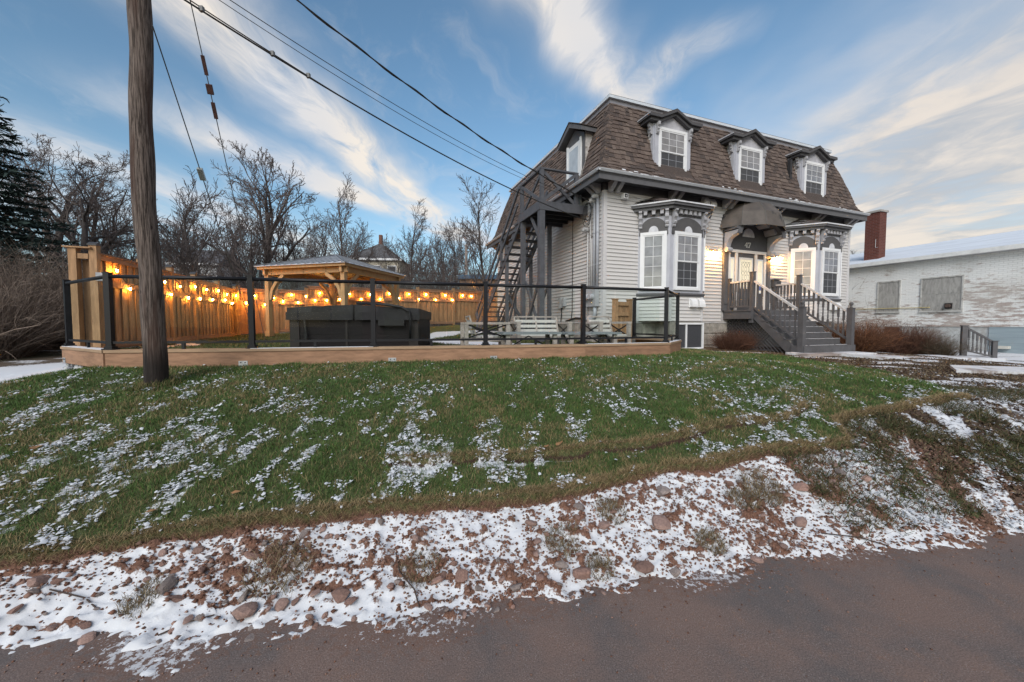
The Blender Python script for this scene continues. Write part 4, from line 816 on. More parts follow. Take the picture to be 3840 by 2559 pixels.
# basement window
bw = obj('basement_window', None, house); q = MB(); x0, x1, a, b_ = 2.02, 3.02, .84, 1.60
q.box((x0, -.64, a), (x0+.05, -.56, b_)); q.box((x1-.05, -.64, a), (x1, -.56, b_)); q.box((x0+.05, -.64, b_-.05), (x1-.05, -.56, b_)); q.box((x0+.05, -.64, a), (x1-.05, -.56, a+.05)); q.box((2.36, -.635, a+.05), (2.40, -.57, b_-.05)); q.box((x0-.04, -.68, a-.045), (x1+.05, -.56, a-.002)); q.build('window_frame', TRIMW, bw)
for xa, xb in ((x0+.05, 2.36), (2.40, x1-.05)): box('pane', (xa, -.60, a+.05), (xb, -.595, b_-.05), PANE2, bw)
box('bay_foundation', (1.80, -.585, .3), (2.95, .0, Z0-.004), STONEF, house)
# plastic wall vents in pairs
VM = mat('vent_plastic', (.72, .72, .73), .45, .04)
vd = MB(); vd.box((0, -.02, 0), (.25, 0, .27)); vd.prism([(.02, .255), (.05, .25), (.10, .19), (.125, .10), (.13, .02), (.02, .02)], (.02, 0, 0), (0, -1, 0), (0, 0, 1), (1, 0, 0), .21); vd = vd.data('wall_vent', VM)
for x, y, z in ((2.50, -.612, 2.03), (2.79-.01, -.612, 2.03), (3.50, -.04, 5.17), (3.78, -.04, 5.14), (8.75, -.612, 2.03), (9.03, -.612, 2.03)): obj('wall_vent', vd, house, (x-.05, y, z))
# ------------------------------------------------------------------ front steps (own thing, house frame)
STP = mat('step_paint', (.088, .086, .092), .6, .15, 6, bump=.15, col2=(.13, .12, .12), wear=(.62, .72)); RAILW = mat('worn_rail', (.50, .49, .49), .6, .2, 9, stretch=(1, 1, 1), col2=(.25, .24, .24), wear=(.6, .66))
st = thing('front_steps', 'grey wooden porch and steps with turned balusters at the front door', 'steps', tuple(HC), HROT)
PX0, PX1, PY = 4.50, 6.86, -.95
for i in range(9): box('deck_board', (PX0, PY+i*.1055, 1.95), (PX1, PY+i*.1055+.10, 1.99), STP, st)
box('porch_skirt', (PX0+.02, PY+.005, 1.72), (PX1-.02, PY+.035, 1.948), STP, st); box('porch_skirt', (PX0+.02, PY+.037, 1.72), (PX0+.05, -.01, 1.948), STP, st)
SX0, SX1 = 4.62, 6.74; run, rise = .215, .168
for i in range(1, 7):
    y0 = PY-run*i; z = 1.99-rise*i
    q = MB(); q.box((SX0+.0, y0-.02, z-.035), (SX1-.0, y0+run, z)); q.build('tread', STP, st)
    box('riser', (SX0+.03, y0+run-.025, z+.0), (SX1-.03, y0+run-.003, z+rise-.036), STP, st)
    q = MB(); xa = SX0+.05; 
    while xa < SX1-.1:
        wd = random.uniform(.1, .5); q.box((xa, y0-.018, z+.0005), (min(xa+wd, SX1-.02), y0+.005+random.uniform(.0, .02), z+.006)); xa += wd+random.uniform(0, .12)
    q.build('step_snow', SNOW, st)
yb = PY-run*6-.02
box('bottom_step', (SX0-.03, yb-.14, .70), (SX1+.03, yb+.20, .98), STP, st)
for x in (SX0, SX1-.05):
    q = MB(); q.prism([(PY, 1.72), (PY, 1.93), (yb+.1, 1.93-rise*6), (yb+.1, .8), (yb+.35, .8)], (x, 0, 0), (0, 1, 0), (0, 0, 1), (1, 0, 0), .045); q.build('stringer', STP, st)
def baluster(h):
    b = MB(); w = .022; b.box((-w, -w, 0), (w, w, h*.22)); b.lathe([(.022, 0), (.026, .02), (.014, .04), (.02, .07), (.016, h*.28), (.022, h*.33), (.014, h*.36), (.020, h*.385)], (0, 0, h*.22), 8); b.box((-w, -w, h*.605), (w, w, h)); return b.data('baluster', STP)
BAL = baluster(.68)
def newel(x, y, z0, z1, ball=False, w=.062):
    q = MB(); q.box((x-w, y-w, z0), (x+w, y+w, z1)); q.box((x-w-.012, y-w-.012, z1+.001), (x+w+.012, y+w+.012, z1+.022)); o = q.build('newel_post', STP, st)
    if ball:
        q = MB(); q.lathe([(.040, 0), (.026, .02), (.03, .035), (.02, .05), (.042, .08), (.052, .11), (.046, .14), (.026, .16), (.0, .166)], (x, y, z1+.022), 12); q.build('ball_finial', STP, o, smooth=True)
for x in (SX0+.02, SX1-.02):
    newel(x, -.10, 1.99, 2.98, w=.046); newel(x, PY+.07, 1.60, 3.10, w=.055); newel(x, yb-.03, .72, 2.0, True, .066)
    q = MB(); q.bar((x, -.16, 2.86), (x, PY+.14, 2.86), .075, .045); q.build('handrail', RAILW, st); q = MB(); q.bar((x, -.16, 2.10), (x, PY+.14, 2.10), .06, .05); q.build('bottom_rail', STP, st)
    for k in range(6): obj('baluster', BAL, st, (x, -.22-k*.105, 2.125), scale=(1, 1, 1.04))
    a = Vector((x, PY, 2.83)); c = Vector((x, yb+.05, 1.92)); q = MB(); q.bar(a, c, .08, .05); q.build('handrail', RAILW, st)
    q = MB(); q.bar(a+Vector((0, .0, -.78)), c+Vector((0, 0, -.78)), .06, .05); q.build('bottom_rail', STP, st)
    for k in range(9):
        t = (k+.7)/9.4; p = a.lerp(c, t); obj('baluster', BAL, st, (x, p.y, p.z-.755), scale=(1, 1, 1.08))
lat = MB()
for k in range(-8, 14):
    for sgn in (1, -1):
        x = SX0+.045 + (.006 if sgn > 0 else .0); y0 = PY+.9-k*.11
        pts = [(y, (y-y0)*sgn+1.3) for y in np.linspace(-2.3, -.05, 60)]
        ins = [(y, z) for y, z in pts if .72 < z < min(1.72, 1.72-(max(0, PY-y))*.78)]
        if len(ins) > 2: q = MB(); q.bar((x, ins[0][0], ins[0][1]), (x, ins[-1][0], ins[-1][1]), .006, .035, (1, 0, 0)); q.build('lattice_slat', STP, st)
# ------------------------------------------------------------------ fire escape (house frame)
fe = thing('fire_escape', 'grey wooden outside stair and landing on the left side of the house', 'staircase', tuple(HC), HROT)
FE = mat('fire_escape_paint', (.078, .081, .093), .6, .18, 6, bump=.15, col2=(.12, .118, .12), wear=(.62, .74))
xo, ya, yb2, zl = -1.54, .84, 2.34, 5.02
for i in range(14): box('landing_board', (xo+.0, ya+i*.107, zl-.035), (-.04, ya+i*.107+.1, zl), FE, fe)
q = MB(); q.box((xo, ya-.04, zl-.25), (-.02, ya, zl-.0)); q.box((xo-.04, ya-.04, zl-.25), (xo, yb2, zl-.0)); q.box((xo, yb2, zl-.25), (-.02, yb2+.04, zl)); q.build('rim_joist', FE, fe)
for i in range(1, 4): box('joist', (xo, ya+i*.37, zl-.23), (-.04, ya+i*.37+.04, zl-.038), mat('joist_dark', (.03, .03, .032)), fe)
POSTS = [(xo+.06, ya+.05, .9, zl-.25, .16), (xo+.06, yb2-.1, .9, zl-.25, .13), (-.55, yb2-.1, .9, zl-.25, .11), (xo+.06, 3.75, 1.0, 4.35, .11), (-.55, 3.75, 1.0, 4.2, .1), (-.30, ya+.25, .9, zl-.25, .12) if 0 else (-.60, 5.2, 1.0, 2.9, .09)]
for x, y, a, b_, w in POSTS: box('support_post', (x-w/2, y-w/2, a), (x+w/2, y+w/2, b_), FE, fe)
def bar(n, p, r, w, h, par=None, m=None): q = MB(); q.bar(p, r, w, h); return q.build(n, m or FE, par or fe)
RT = zl+.90
for x, y in ((xo+.06, ya+.02), (-.38, ya+.02), (xo+.06, yb2-.02)): box('rail_post', (x-.05, y-.05, zl), (x+.05, y+.05, RT), FE, fe)
bar('top_rail', (xo, ya+.02, RT), (-.33, ya+.02, RT), .11, .04); bar('top_rail', (xo+.06, ya-.03, RT), (xo+.06, yb2+.1, RT), .11, .04)
bar('cross_brace', (xo+.1, ya+.04, RT-.05), (-.42, ya+.04, zl+.03), .04, .09); bar('cross_brace', (xo+.1, ya, zl+.03), (-.42, ya, RT-.05), .04, .09)
bar('cross_brace', (xo+.08, ya+.06, RT-.05), (xo+.08, yb2-.06, zl+.03), .04, .09); bar('cross_brace', (xo+.04, ya+.06, zl+.03), (xo+.04, yb2-.06, RT-.05), .04, .09)
box('planter_box', (-.48, ya+.55, zl+.05), (-.15, yb2-.1, zl+.32), FE, fe)
bot = Vector((0, 7.55, 1.12)); top_ = Vector((0, yb2+.04, zl)); sx0, sx1 = xo+.02, -.62
for x in (sx0, sx1): bar('stringer', (x, top_.y, top_.z-.12), (x, bot.y, bot.z-.1), .045, .26)
nS = 20
for i in range(1, nS):
    t = i/nS; y = top_.y+(bot.y-top_.y)*t; z = top_.z+(bot.z-top_.z)*t; box('tread', (sx0-.06, y-.14, z-.04), (sx1+.06, y+.13, z), FE, fe)
for x in (sx0-.05, sx1+.05):
    bar('handrail', (x, top_.y-.02, top_.z+.86), (x, bot.y+.1, bot.z+.84), .05, .11); bar('mid_rail', (x, top_.y+.1, top_.z+.36), (x, bot.y, bot.z+.42), .04, .1)
    for t in (.33, .66, .97): y = top_.y+(bot.y-top_.y)*t; z = top_.z+(bot.z-top_.z)*t; box('rail_post', (x-.04, y-.04, z-.1), (x+.04, y+.04, z+.86), FE, fe)
bar('knee_brace', (xo+.06, ya+.14, 4.0), (xo+.06, ya+.75, zl-.26), .05, .09)
bar('cross_brace', (xo+.08, yb2-.1, 3.6), (xo+.08, 3.75, 1.4), .05, .10); bar('cross_brace', (xo+.12, ya+.1, 1.2), (xo+.12, yb2-.15, 2.9), .05, .10); bar('cross_brace', (xo+.05, ya+.1, 2.9), (xo+.05, yb2-.15, 1.2), .05, .10); bar('cross_brace', (-.55, yb2-.05, 2.9), (-.55, 3.7, 1.2), .05, .1); bar('cross_brace', (xo+.1, 3.8, 2.6), (-.55, 3.8, 1.2), .05, .1)
# ------------------------------------------------------------------ wood edge of the yard and glass railing
CEDAR = mat('cedar_board', (.285, .165, .103), .75, .25, 3, stretch=(1.2, 6, 6), bump=.15, bscale=20, col2=(.14, .07, .04), wear=(.66, .72), rnd=.1)
CEDARV = mat('cedar_upright', (.31, .185, .098), .75, .25, 3, stretch=(6, 6, 1.0), bump=.15, bscale=20, col2=(.14, .07, .04), wear=(.66, .72), rnd=.16)
CAPW = mat('cap_board', (.33, .225, .145), .75, .18, 3, stretch=(1, 6, 6), rnd=.06)
BLK = mat('black_powdercoat', (.010, .010, .013), .45, .15, 8, spec=.3)
GLS = glassmat('rail_glass', gloss=.2); GALV = mat('galvanised', (.50, .52, .55), .4, .15, 20, metal=.6)
CZ, RZ = 1.19, 2.26
edge = thing('wooden_edge', 'long low cedar plank edge under the glass railing', 'plank edge')
rail = thing('glass_railing', 'black metal railing with clear glass panels along the yard edge', 'railing')
SEG = list(zip(DECK[:-1], DECK[1:]))
def seg(p, q): p = Vector((p[0], p[1], 0)); q = Vector((q[0], q[1], 0)); d = (q-p).normalized(); return p, q, d, Vector((d.y, -d.x, 0)), (q-p).length, math.atan2(d.y, d.x)
for i, (a, b_) in enumerate(SEG):
    p, q_, d, n, L, rz = seg(a, b_); ext = .03 if 0 < i < 6 else .10
    m = MB(); m.box((-.02, -.10, CZ-.04), (L+.02, .12, CZ)); m.build('cap_board', CAPW, edge, tuple(p), (0, 0, rz))
    m = MB(); m.box((-.01, -.085, .925), (L+.01, -.045, CZ-.042)); m.build('face_board', CEDAR, edge, tuple(p), (0, 0, rz))
    m = MB(); m.box((0, -.09, CZ+.0005), (L, .05, CZ+.005)); o = m.build('cap_snow', SNOW, edge, tuple(p), (0, 0, rz)) if i in (0, 2, 5, 6) else None
    # rails and panes
    z = RZ-.03
    m = MB(); m.tube([tuple(p+Vector((0, 0, z))+d*.03), tuple(q_+Vector((0, 0, z))-d*.03)], .027, 10); m.build('top_rail', BLK, rail, smooth=True)
    m = MB(); m.box((.04, -.02, CZ+.085), (L-.04, .02, CZ+.12)); m.build('bottom_rail', BLK, rail, tuple(p), (0, 0, rz))
    m = MB(); m.box((L/2-.02, -.015, CZ+.001), (L/2+.02, .015, CZ+.084)); m.build('rail_foot', BLK, rail, tuple(p), (0, 0, rz))
    k = 3 if 0 < i < 6 else (2 if i == 0 else 1); g0, g1 = (.16, L-.16) if 0 < i < 6 else (.08, L-.08); w = (g1-g0)/k
    for j in range(k): m = MB(); m.box((g0+j*w+.008, -.003, CZ+.12), (g0+(j+1)*w-.008, .003, RZ-.05)); m.build('glass_pane', GLS, rail, tuple(p), (0, 0, rz))
pm = MB(); pm.box((-.035, -.035, .0), (.035, .035, RZ-CZ+.012)); pm = pm.data('post', BLK)
pb = MB(); pb.box((-.068, -.068, .0005), (.068, .068, .018)); pb.box((-.05, -.05, .019), (.05, .05, .05)); pb = pb.data('base_plate', BLK)
pc = MB(); pc.box((-.041, -.041, 0), (.041, .041, .014)); pc = pc.data('post_cap', BLK)
def railpost(x, y, rz):
    o = obj('post', pm, rail, (x, y, CZ), (0, 0, rz)); obj('base_plate', pb, o); obj('post_cap', pc, o, (0, 0, RZ-CZ+.013))
for i, (x, y) in enumerate(DECK): railpost(x, y, seg(*SEG[min(i, 6)])[5])
# short return of the railing to the house wall, standing on a plank
p, q_, d, n, L, rz = seg(DECK[-1], (3.37, 10.42)); railpost(q_.x, q_.y, rz)
m = MB(); m.box((0, -.10, CZ-.04), (L, .10, CZ)); m.build('cap_board', CAPW, edge, tuple(p), (0, 0, rz)); m = MB(); m.box((0, -.085, .80), (L, -.045, CZ-.042)); m.build('face_board', CEDAR, edge, tuple(p), (0, 0, rz))
m = MB(); m.tube([tuple(p+Vector((0, 0, RZ-.03))), tuple(q_+Vector((0, 0, RZ-.03)))], .027, 10); m.build('top_rail', BLK, rail, smooth=True)
m = MB(); m.box((.04, -.02, CZ+.085), (L-.04, .02, CZ+.12)); m.build('bottom_rail', BLK, rail, tuple(p), (0, 0, rz))
for j in range(2): m = MB(); m.box((.08+j*(L-.16)/2+.006, -.003, CZ+.12), (.08+(j+1)*(L-.16)/2-.006, .003, RZ-.05)); m.build('glass_pane', GLS, rail, tuple(p), (0, 0, rz))
for (i, t) in ((3, .16), (1, .95), (0, .06), (4, .07)):
    p, q_, d, n, L, rz = seg(*SEG[i]); 
    m = MB(); m.box((L*t-.06, -.092, .93), (L*t+.06, -.087, 1.01)); o = m.build('steel_plate', GALV, edge, tuple(p), (0, 0, rz))
    for dx in (-.03, .03): m = MB(); m.tube([(L*t+dx, -.0925, .985), (L*t+dx, -.1, .985)], .009, 8); m.build('bolt', mat('bolt_dark', (.05, .05, .05), .5), o)
for x, y in ((-7.2, 6.10), (-5.60, 5.42)):
    m = MB(); g0 = gz(x, y)-.02; m.lathe([(.11, 0), (.11, .02), (.03, .025), (.025, .05), (.06, .055), (.06, .075), (.025, .08), (.025, max(.1, .92-g0)), (.07, max(.1, .92-g0)+.002)], (x, y, g0), 12); m.build('screw_footing', GALV, edge)
# ------------------------------------------------------------------ cedar fence
fence = thing('cedar_fence', 'tall cedar board fence enclosing the yard behind the railing', 'fence')
FD = {}
def fboard(h):
    k = round(h, 2)
    if k not in FD: m = MB(); m.box((0, -.01, 0), (.135, .01, h)); FD[k] = m.data('fence_board', CEDARV)
    return FD[k]
def frun(a, b_, posts, base, top, flip=False):
    p, q_, d, n, L, rz = seg(a, b_); s = 1
    for (t0, t1) in zip(posts[:-1], posts[1:]):
        x0, x1 = t0+.05, t1-.05; za, zb = base((t0+t1)/2), top((t0+t1)/2); h = zb-za
        k = 0; x = x0
        while x < x1-.05:
            yy = .0 if k % 2 == 0 else .026
            obj('fence_board', fboard(h-.12), fence, tuple(p+d*x+n*(-yy)+Vector((0, 0, za+.04+random.uniform(-.008, .008)))), (0, 0, rz)); x += .118; k += 1
        w = x1-x0
        for zz, hh, nm in ((zb-.13, .10, 'fence_rail'), (za+(h*.67), .13, 'fence_rail'), (za+.06, .12, 'fence_rail')):
            m = MB(); m.box((x0, -.048, zz), (x1, -.012, zz+hh)); m.build(nm, CEDAR, fence, tuple(p), (0, 0, rz))
        m = MB(); m.box((x0-.02, -.07, zb-.028), (x1+.02, .06, zb+.005)); m.build('fence_cap', CEDAR, fence, tuple(p), (0, 0, rz))
    for t in posts:
        za, zb = base(t), top(t)+.12; m = MB(); m.box((-.06, -.065, -.15), (.06, .055, zb-za)); o = m.build('fence_post', CEDARV, fence, tuple(p+d*t+Vector((0, 0, za))), (0, 0, rz))
        m = MB(); m.box((-.075, -.08, zb-za), (.075, .07, zb-za+.03)); m.prism([(-.075, 0), (.075, 0), (0, .045)], (0, -.08, zb-za+.031), (1, 0, 0), (0, 0, 1), (0, 1, 0), .15); m.build('post_cap', mat('post_cap_black', (.05, .05, .055), .5), o)
# boards face the yard: the yard lies right of the travel direction
frun(FENCE[0], FENCE[1], [.02, 1.5, 2.75, 4.05, 5.65, 7.22], lambda t: 1.0+.008*t, lambda t: 3.0-.016*t)
frun(FENCE[1], FENCE[2], [.08, 1.35, 2.43, 4.05, 5.70, 7.4, 9.4, 11.45], lambda t: 1.10+.045*t if t < 2.5 else 1.17+.042*t, lambda t: 2.93+.018*t if t < 2.5 else 3.07+.032*t)
frun(FENCE[2], FENCE[3], [.1, 1.2, 2.35], lambda t: 1.62, lambda t: 3.45)
m = MB(); m.box((-.35, -.07, 0), (-.23, .07, 2.05)); m.box((-.23, -.05, 1.85), (-.06, .05, 1.95)); m.box((-.23, .10, .05), (-.06, .13, 1.845)); m.box((-.42, -.10, 2.052), (.0, .10, 2.08)); m.build('fence_post', CEDARV, fence, (FENCE[0][0], FENCE[0][1], 1.0), (0, 0, R(20)))
m = MB(); m.box((-.06, -.06, 0), (.06, .06, .16)); m.build('outlet_box', mat('grey_plastic', (.35, .36, .38), .5), fence, (-8.20, 7.58, 2.42), (0, 0, R(30)))
m = MB(); m.tube([(-8.18, 7.62, 1.1), (-8.18, 7.62, 2.42)], .018, 8); m.build('conduit', BLK, fence)
# string lights
LB = [(0.51, 2.72), (0.92, 2.37), (1.64, 2.69), (2.06, 2.38), (2.31, 2.67), (2.59, 2.37), (3.06, 2.63), (3.52, 2.34), (3.93, 2.7), (4.23, 2.36), (4.68, 2.68), (5.1, 2.39), (5.56, 2.72), (6.09, 2.44), (6.27, 2.65), (6.73, 2.36), (7.1, 2.66)]
BB = [(0.34, 2.4), (0.61, 2.69), (0.96, 2.36), (1.25, 2.64), (1.57, 2.51), (1.88, 2.79), (2.11, 2.48), (2.4, 2.76), (2.74, 2.6), (2.93, 2.91), (3.2, 2.62), (3.72, 2.68), (4.14, 2.93), (4.64, 2.73), (5.04, 2.95), (5.49, 2.76), (5.94, 3.04), (6.41, 2.84), (6.9, 3.06), (7.42, 2.84), (7.81, 3.09), (8.34, 2.85), (8.89, 3.1), (9.31, 2.87), (9.92, 3.14), (10.48, 3.12)]
BULB = mat('lit_bulb', (1, .6, .25), .3, 0, emit=((1.0, .38, .05), 620.0)); WIRE = mat('black_cord', (.02, .02, .02), .5)
bm_ = MB(); bm_.lathe([(.0, -.05), (.010, -.045), (.016, -.030), (.013, -.012), (.010, .0)], n=10); bd_ = bm_.data('bulb', BULB, True); sk = MB(); sk.lathe([(.016, 0), (.018, .035), (.008, .05)], n=8); sk = sk.data('socket', WIRE)
for a, b_, lst, lab in ((FENCE[0], FENCE[1], LB, 'lit festoon bulbs zigzagging along the left fence run'), (FENCE[1], FENCE[2], BB, 'lit festoon bulbs zigzagging along the back fence run')):
    p, q_, d, n, L, rz = seg(a, b_); sl_ = thing('string_lights', lab, 'string lights', group='string lights on the fence'); pts = []
    for t, z in lst:
        w = p+d*t+n*.085+Vector((0, 0, z)); s = obj('socket', sk, sl_, tuple(w)); obj('bulb', bd_, s); top = w+Vector((0, 0, .05))
        if pts:
            u = pts[-1]; mid = (u+top)/2-Vector((0, 0, .07)); pts += [u.lerp(mid, .5)-Vector((0, 0, .02)), mid, mid.lerp(top, .5)-Vector((0, 0, .02))]
        pts.append(top)
    m = MB(); m.tube([tuple(x) for x in pts], .006, 5); m.build('cord', WIRE, sl_)
# ------------------------------------------------------------------ hot tub
TUB = mat('tub_panel', (.016, .013, .014), .7, .18, 3, stretch=(1, 1, 8), bump=.1, rnd=.1, spec=.15); TUBC = mat('tub_corner', (.024, .018, .017), .6, .2, 5); COV = mat('vinyl_cover', (.014, .0135, .017), .55, .3, 6, spec=.25)
tub = thing('hot_tub', 'covered dark brown hot tub standing behind the railing', 'hot tub', (-4.15, 7.05, .98), R(6.1))
TW, TD = 2.34, 2.2
for x0, x1 in ((.17, .99), (1.04, 2.17)):
    for k in range(4): box('side_panel', (x0, .02, .06+k*.162), (x1, .05, .06+k*.162+.158), TUB, tub)
box('tub_core', (.04, .06, .02), (TW-.04, TD-.04, .68), TUBC, tub)
for x0, x1 in ((0.0, .165), (2.175, TW)): box('corner_panel', (x0, .0, .0), (x1, .16, .70), TUBC, tub); box('corner_panel', (x0, TD-.16, .0), (x1, TD, .70), TUBC, tub)
box('centre_batten', (.995, .008, .03), (1.035, .05, .70), TUBC, tub); box('side_panel', (.008, .165, .06), (.038, TD-.165, .70), TUB, tub); box('side_panel', (TW-.038, .165, .06), (TW-.008, TD-.165, .70), TUB, tub)
m = MB(); e = .03
def cov(x0, x1, za, zb):
    m = MB(); n = 10; V = []; Fc = []
    for j, (y, f) in enumerate(((-e, 0), (-e, 1), (TD+e, 1), (TD+e, 0))):
        for i in range(n+1):
            t = i/n; x = x0+(x1-x0)*t; z = (za+(zb-za)*t if f else .685)+random.uniform(-.006, .006); V.append((x, y+random.uniform(-.006, .006)+(-.015*math.sin(t*9) if not f else 0), z))
    for j in range(3):
        for i in range(n): Fc.append((j*(n+1)+i, j*(n+1)+i+1, (j+1)*(n+1)+i+1, (j+1)*(n+1)+i))
    m.add(V, Fc); m.add([V[0], V[n+1], V[2*(n+1)], V[3*(n+1)]], [(0, 1, 2, 3)]); m.add([V[n], V[2*n+1], V[3*n+2], V[4*n+3]], [(3, 2, 1, 0)]); return m
cov(-e, TW/2-.008, .885, .945).build('cover_half', COV, tub); cov(TW/2+.008, TW+e, .945, .875).build('cover_half', COV, tub)
for x0, x1 in ((-e-.012, TW/2-.02), (TW/2+.02, TW+e+.012)):
    m = MB(); m.box((x0, -e-.03, .655), (x1, -e-.012, .80)); m.build('cover_skirt', COV, tub)
m = MB(); m.tube([(TW/2+.05, -.02, .97), (TW/2+.6, -.06, .945), (TW-.28, -.09, .90), (TW-.14, -.10, .82), (TW-.12, -.10, .66), (TW-.13, -.08, .30)], .024, 8); m.build('cover_lifter', BLK, tub, smooth=True)
box('control_box', (TW-.72, -.09, .55), (TW-.24, -.0, .66), BLK, tub)
m = MB(); m.bar((.28, -.045, .66), (.30, -.045, .36), .035, .008); m.box((.27, -.06, .30), (.33, -.03, .38)); m.build('strap', BLK, tub)
# ------------------------------------------------------------------ gazebo
gb = gz(-6.6, 14.33); gaz = thing('gazebo', 'open cedar gazebo with grey metal hip roof', 'gazebo', (-6.6, 14.33, gb), R(-15))
GW = mat('gazebo_timber', (.40, .25, .125), .7, .15, 4, stretch=(3, 3, 1), rnd=.06); GR = mat('metal_roof', (.46, .48, .52), .45, .12, 2, metal=.2, col2=(.6, .63, .68), wear=(.5, .7))
hp = 1.55
for sx in (-1, 1):
    for sy in (-1, 1):
        m = MB(); m.box((-.075, -.075, 0), (.075, .075, 2.12)); o = m.build('post', GW, gaz, (sx*hp, sy*hp, 0)); m = MB(); m.box((-.1, -.1, 0), (.1, .1, .18)); m.build('post_base', GW, o)
        for ax in (0, 1):
            pa = [(0, -.85), (.07, -.85), (.16, -.52), (.35, -.26), (.62, -.07), (.62, .0), (.52, 0), (.26, -.20), (.08, -.45), (.0, -.65)]
            m = MB(); D = Vector((-sx, 0, 0)) if ax == 0 else Vector((0, -sy, 0)); N_ = Vector((0, 1, 0)) if ax == 0 else Vector((1, 0, 0)); m.prism(pa, Vector((sx*hp, sy*hp, 2.12))+D*.076-N_*.045, D, (0, 0, 1), N_, .09); m.build('knee_brace', GW, gaz)
            o = Vector((sx*hp, sy*hp, 0))+(D*.55)-N_*sy*0; 
for s in (-1, 1):
    box('beam', (-1.72, s*hp-.05, 2.122), (1.72, s*hp+.05, 2.33), GW, gaz); box('beam', (s*hp-.048, -1.72, 2.124), (s*hp+.048, 1.72, 2.328), GW, gaz)
    box('fascia', (-1.78, s*1.76-.018, 2.30), (1.78, s*1.76+.018, 2.40), GW, gaz); box('fascia', (s*1.76-.017, -1.74, 2.301), (s*1.76+.017, 1.74, 2.399), GW, gaz)
ea, az_ = 1.84, 3.02
for k in range(4):
    a = k*math.pi/2; m = MB(); m.add([(-ea, -ea, 2.40), (ea, -ea, 2.40), (0, 0, az_), (-ea, -ea, 2.385), (ea, -ea, 2.385), (0, 0, az_-.02)], [(0, 1, 2), (3, 5, 4), (0, 3, 4, 1), (1, 4, 5, 2), (2, 5, 3, 0)]); rf = m.build('roof_panel', GR, gaz, (0, 0, 0), (0, 0, a))
    for i in range(-6, 7):
        x = i*.28; t = 1-abs(x)/ea; m = MB(); m.bar((x, -ea-.01, 2.412), (x, -ea+ea*t, 2.412+(az_-2.40)*t), .016, .018); m.build('roof_seam', mat('seam_dark', (.14, .15, .17), .5), rf)
    m = MB(); m.bar((-ea, -ea, 2.42), (0, 0, az_+.02), .06, .02); m.build('hip_cap', MATS['seam_dark'], gaz, (0, 0, 0), (0, 0, a))
    m = MB(); m.bar((-1.5, -1.5, 2.33), (0, 0, az_-.1), .05, .1); m.build('rafter', GW, gaz, (0, 0, 0), (0, 0, a)); m = MB(); m.bar((0, -1.5, 2.33), (0, 0, az_-.1), .05, .1); m.build('rafter', GW, gaz, (0, 0, 0), (0, 0, a))
for (x, y) in ((-1.35, -1.6), (0, -1.6), (.9, -1.6), (1.4, -1.6)):
    for dz in (2.17, 2.25): m = MB(); m.tube([(x, y-.002, dz), (x, y-.012, dz)], .018, 8); m.build('bolt', MATS['bolt_dark'], gaz)
# ------------------------------------------------------------------ lounge furniture
WTH = mat('weathered_wood', (.36, .315, .29), .85, .2, 5, stretch=(1, 5, 5), col2=(.24, .21, .20), wear=(.55, .7), rnd=.08); WHT = mat('pale_slat', (.55, .53, .51), .75, .1, 5, rnd=.06)
def seat(name, label, x, y, rz, w, dp=.78):
    t = thing(name, label, 'seat', (x, y, gz(x, y)), rz, 'outdoor lounge set'); g = .0
    for sx in (-1, 1):
        X = sx*(w/2)
        for yy in (-dp/2, dp/2): box('leg', (X-.04, yy-.04, 0), (X+.04, yy+.04, .56), WTH, t)
        box('armrest', (X-.055, -dp/2-.04, .562), (X+.055, dp/2+.04, .612), WTH, t); box('side_rail', (X-.025, -dp/2+.04, .20), (X+.025, dp/2-.04, .27), WTH, t)
        m = MB(); m.bar((X-.01, -dp/2+.04, .28), (X-.01, dp/2-.04, .55), .012, .03); m.build('x_brace', BLK, t); m = MB(); m.bar((X+.01, -dp/2+.04, .55), (X+.01, dp/2-.04, .28), .012, .03); m.build('x_brace', BLK, t)
    for k in range(5): box('seat_slat', (-w/2+.04, -dp/2+.03+k*.14, .28), (w/2-.04, -dp/2+.03+k*.14+.11, .31), WHT, t)
    box('front_rail', (-w/2+.04, -dp/2-.02, .20), (w/2-.04, -dp/2+.02, .279), WTH, t); box('back_rail', (-w/2+.04, dp/2-.03, .20), (w/2-.04, dp/2+.01, .279), WTH, t)
    ns = 1 if w < .95 else 2; 
    for z in (.36, .47, .59): m = MB(); m.box((-w/2+.10, 0, z), (w/2-.10, .02, z+.07)); o = m.build('back_slat', WHT, t, (0, dp/2-.22+(z-.3)*.32, 0))
    m = MB(); m.bar((-w/2+.07, dp/2-.08, .735), (w/2-.07, dp/2-.08, .735), .035, .035)
    m.build('back_top', WTH, t)
    for k in range(ns+1): xx = -w/2+.08+(w-.16)*k/ns; m = MB(); m.bar((xx, dp/2-.24, .27), (xx, dp/2-.08, .715), .035, .035); m.build('back_upright', WTH, t)
seat('loveseat', 'weathered wooden loveseat with pale slats against the house side', .66, 9.15, R(14), 1.25)
seat('lounge_chair', 'weathered wooden lounge chair at the left end of the tables', -.62, 8.45, R(104), .78, .9)
seat('lounge_chair', 'weathered wooden lounge chair between the house corner and right table', 2.26, 9.15, R(20), .78)
seat('lounge_chair', 'weathered wooden chair half hidden behind the hot tub', -5.55, 11.4, R(-80), .75)
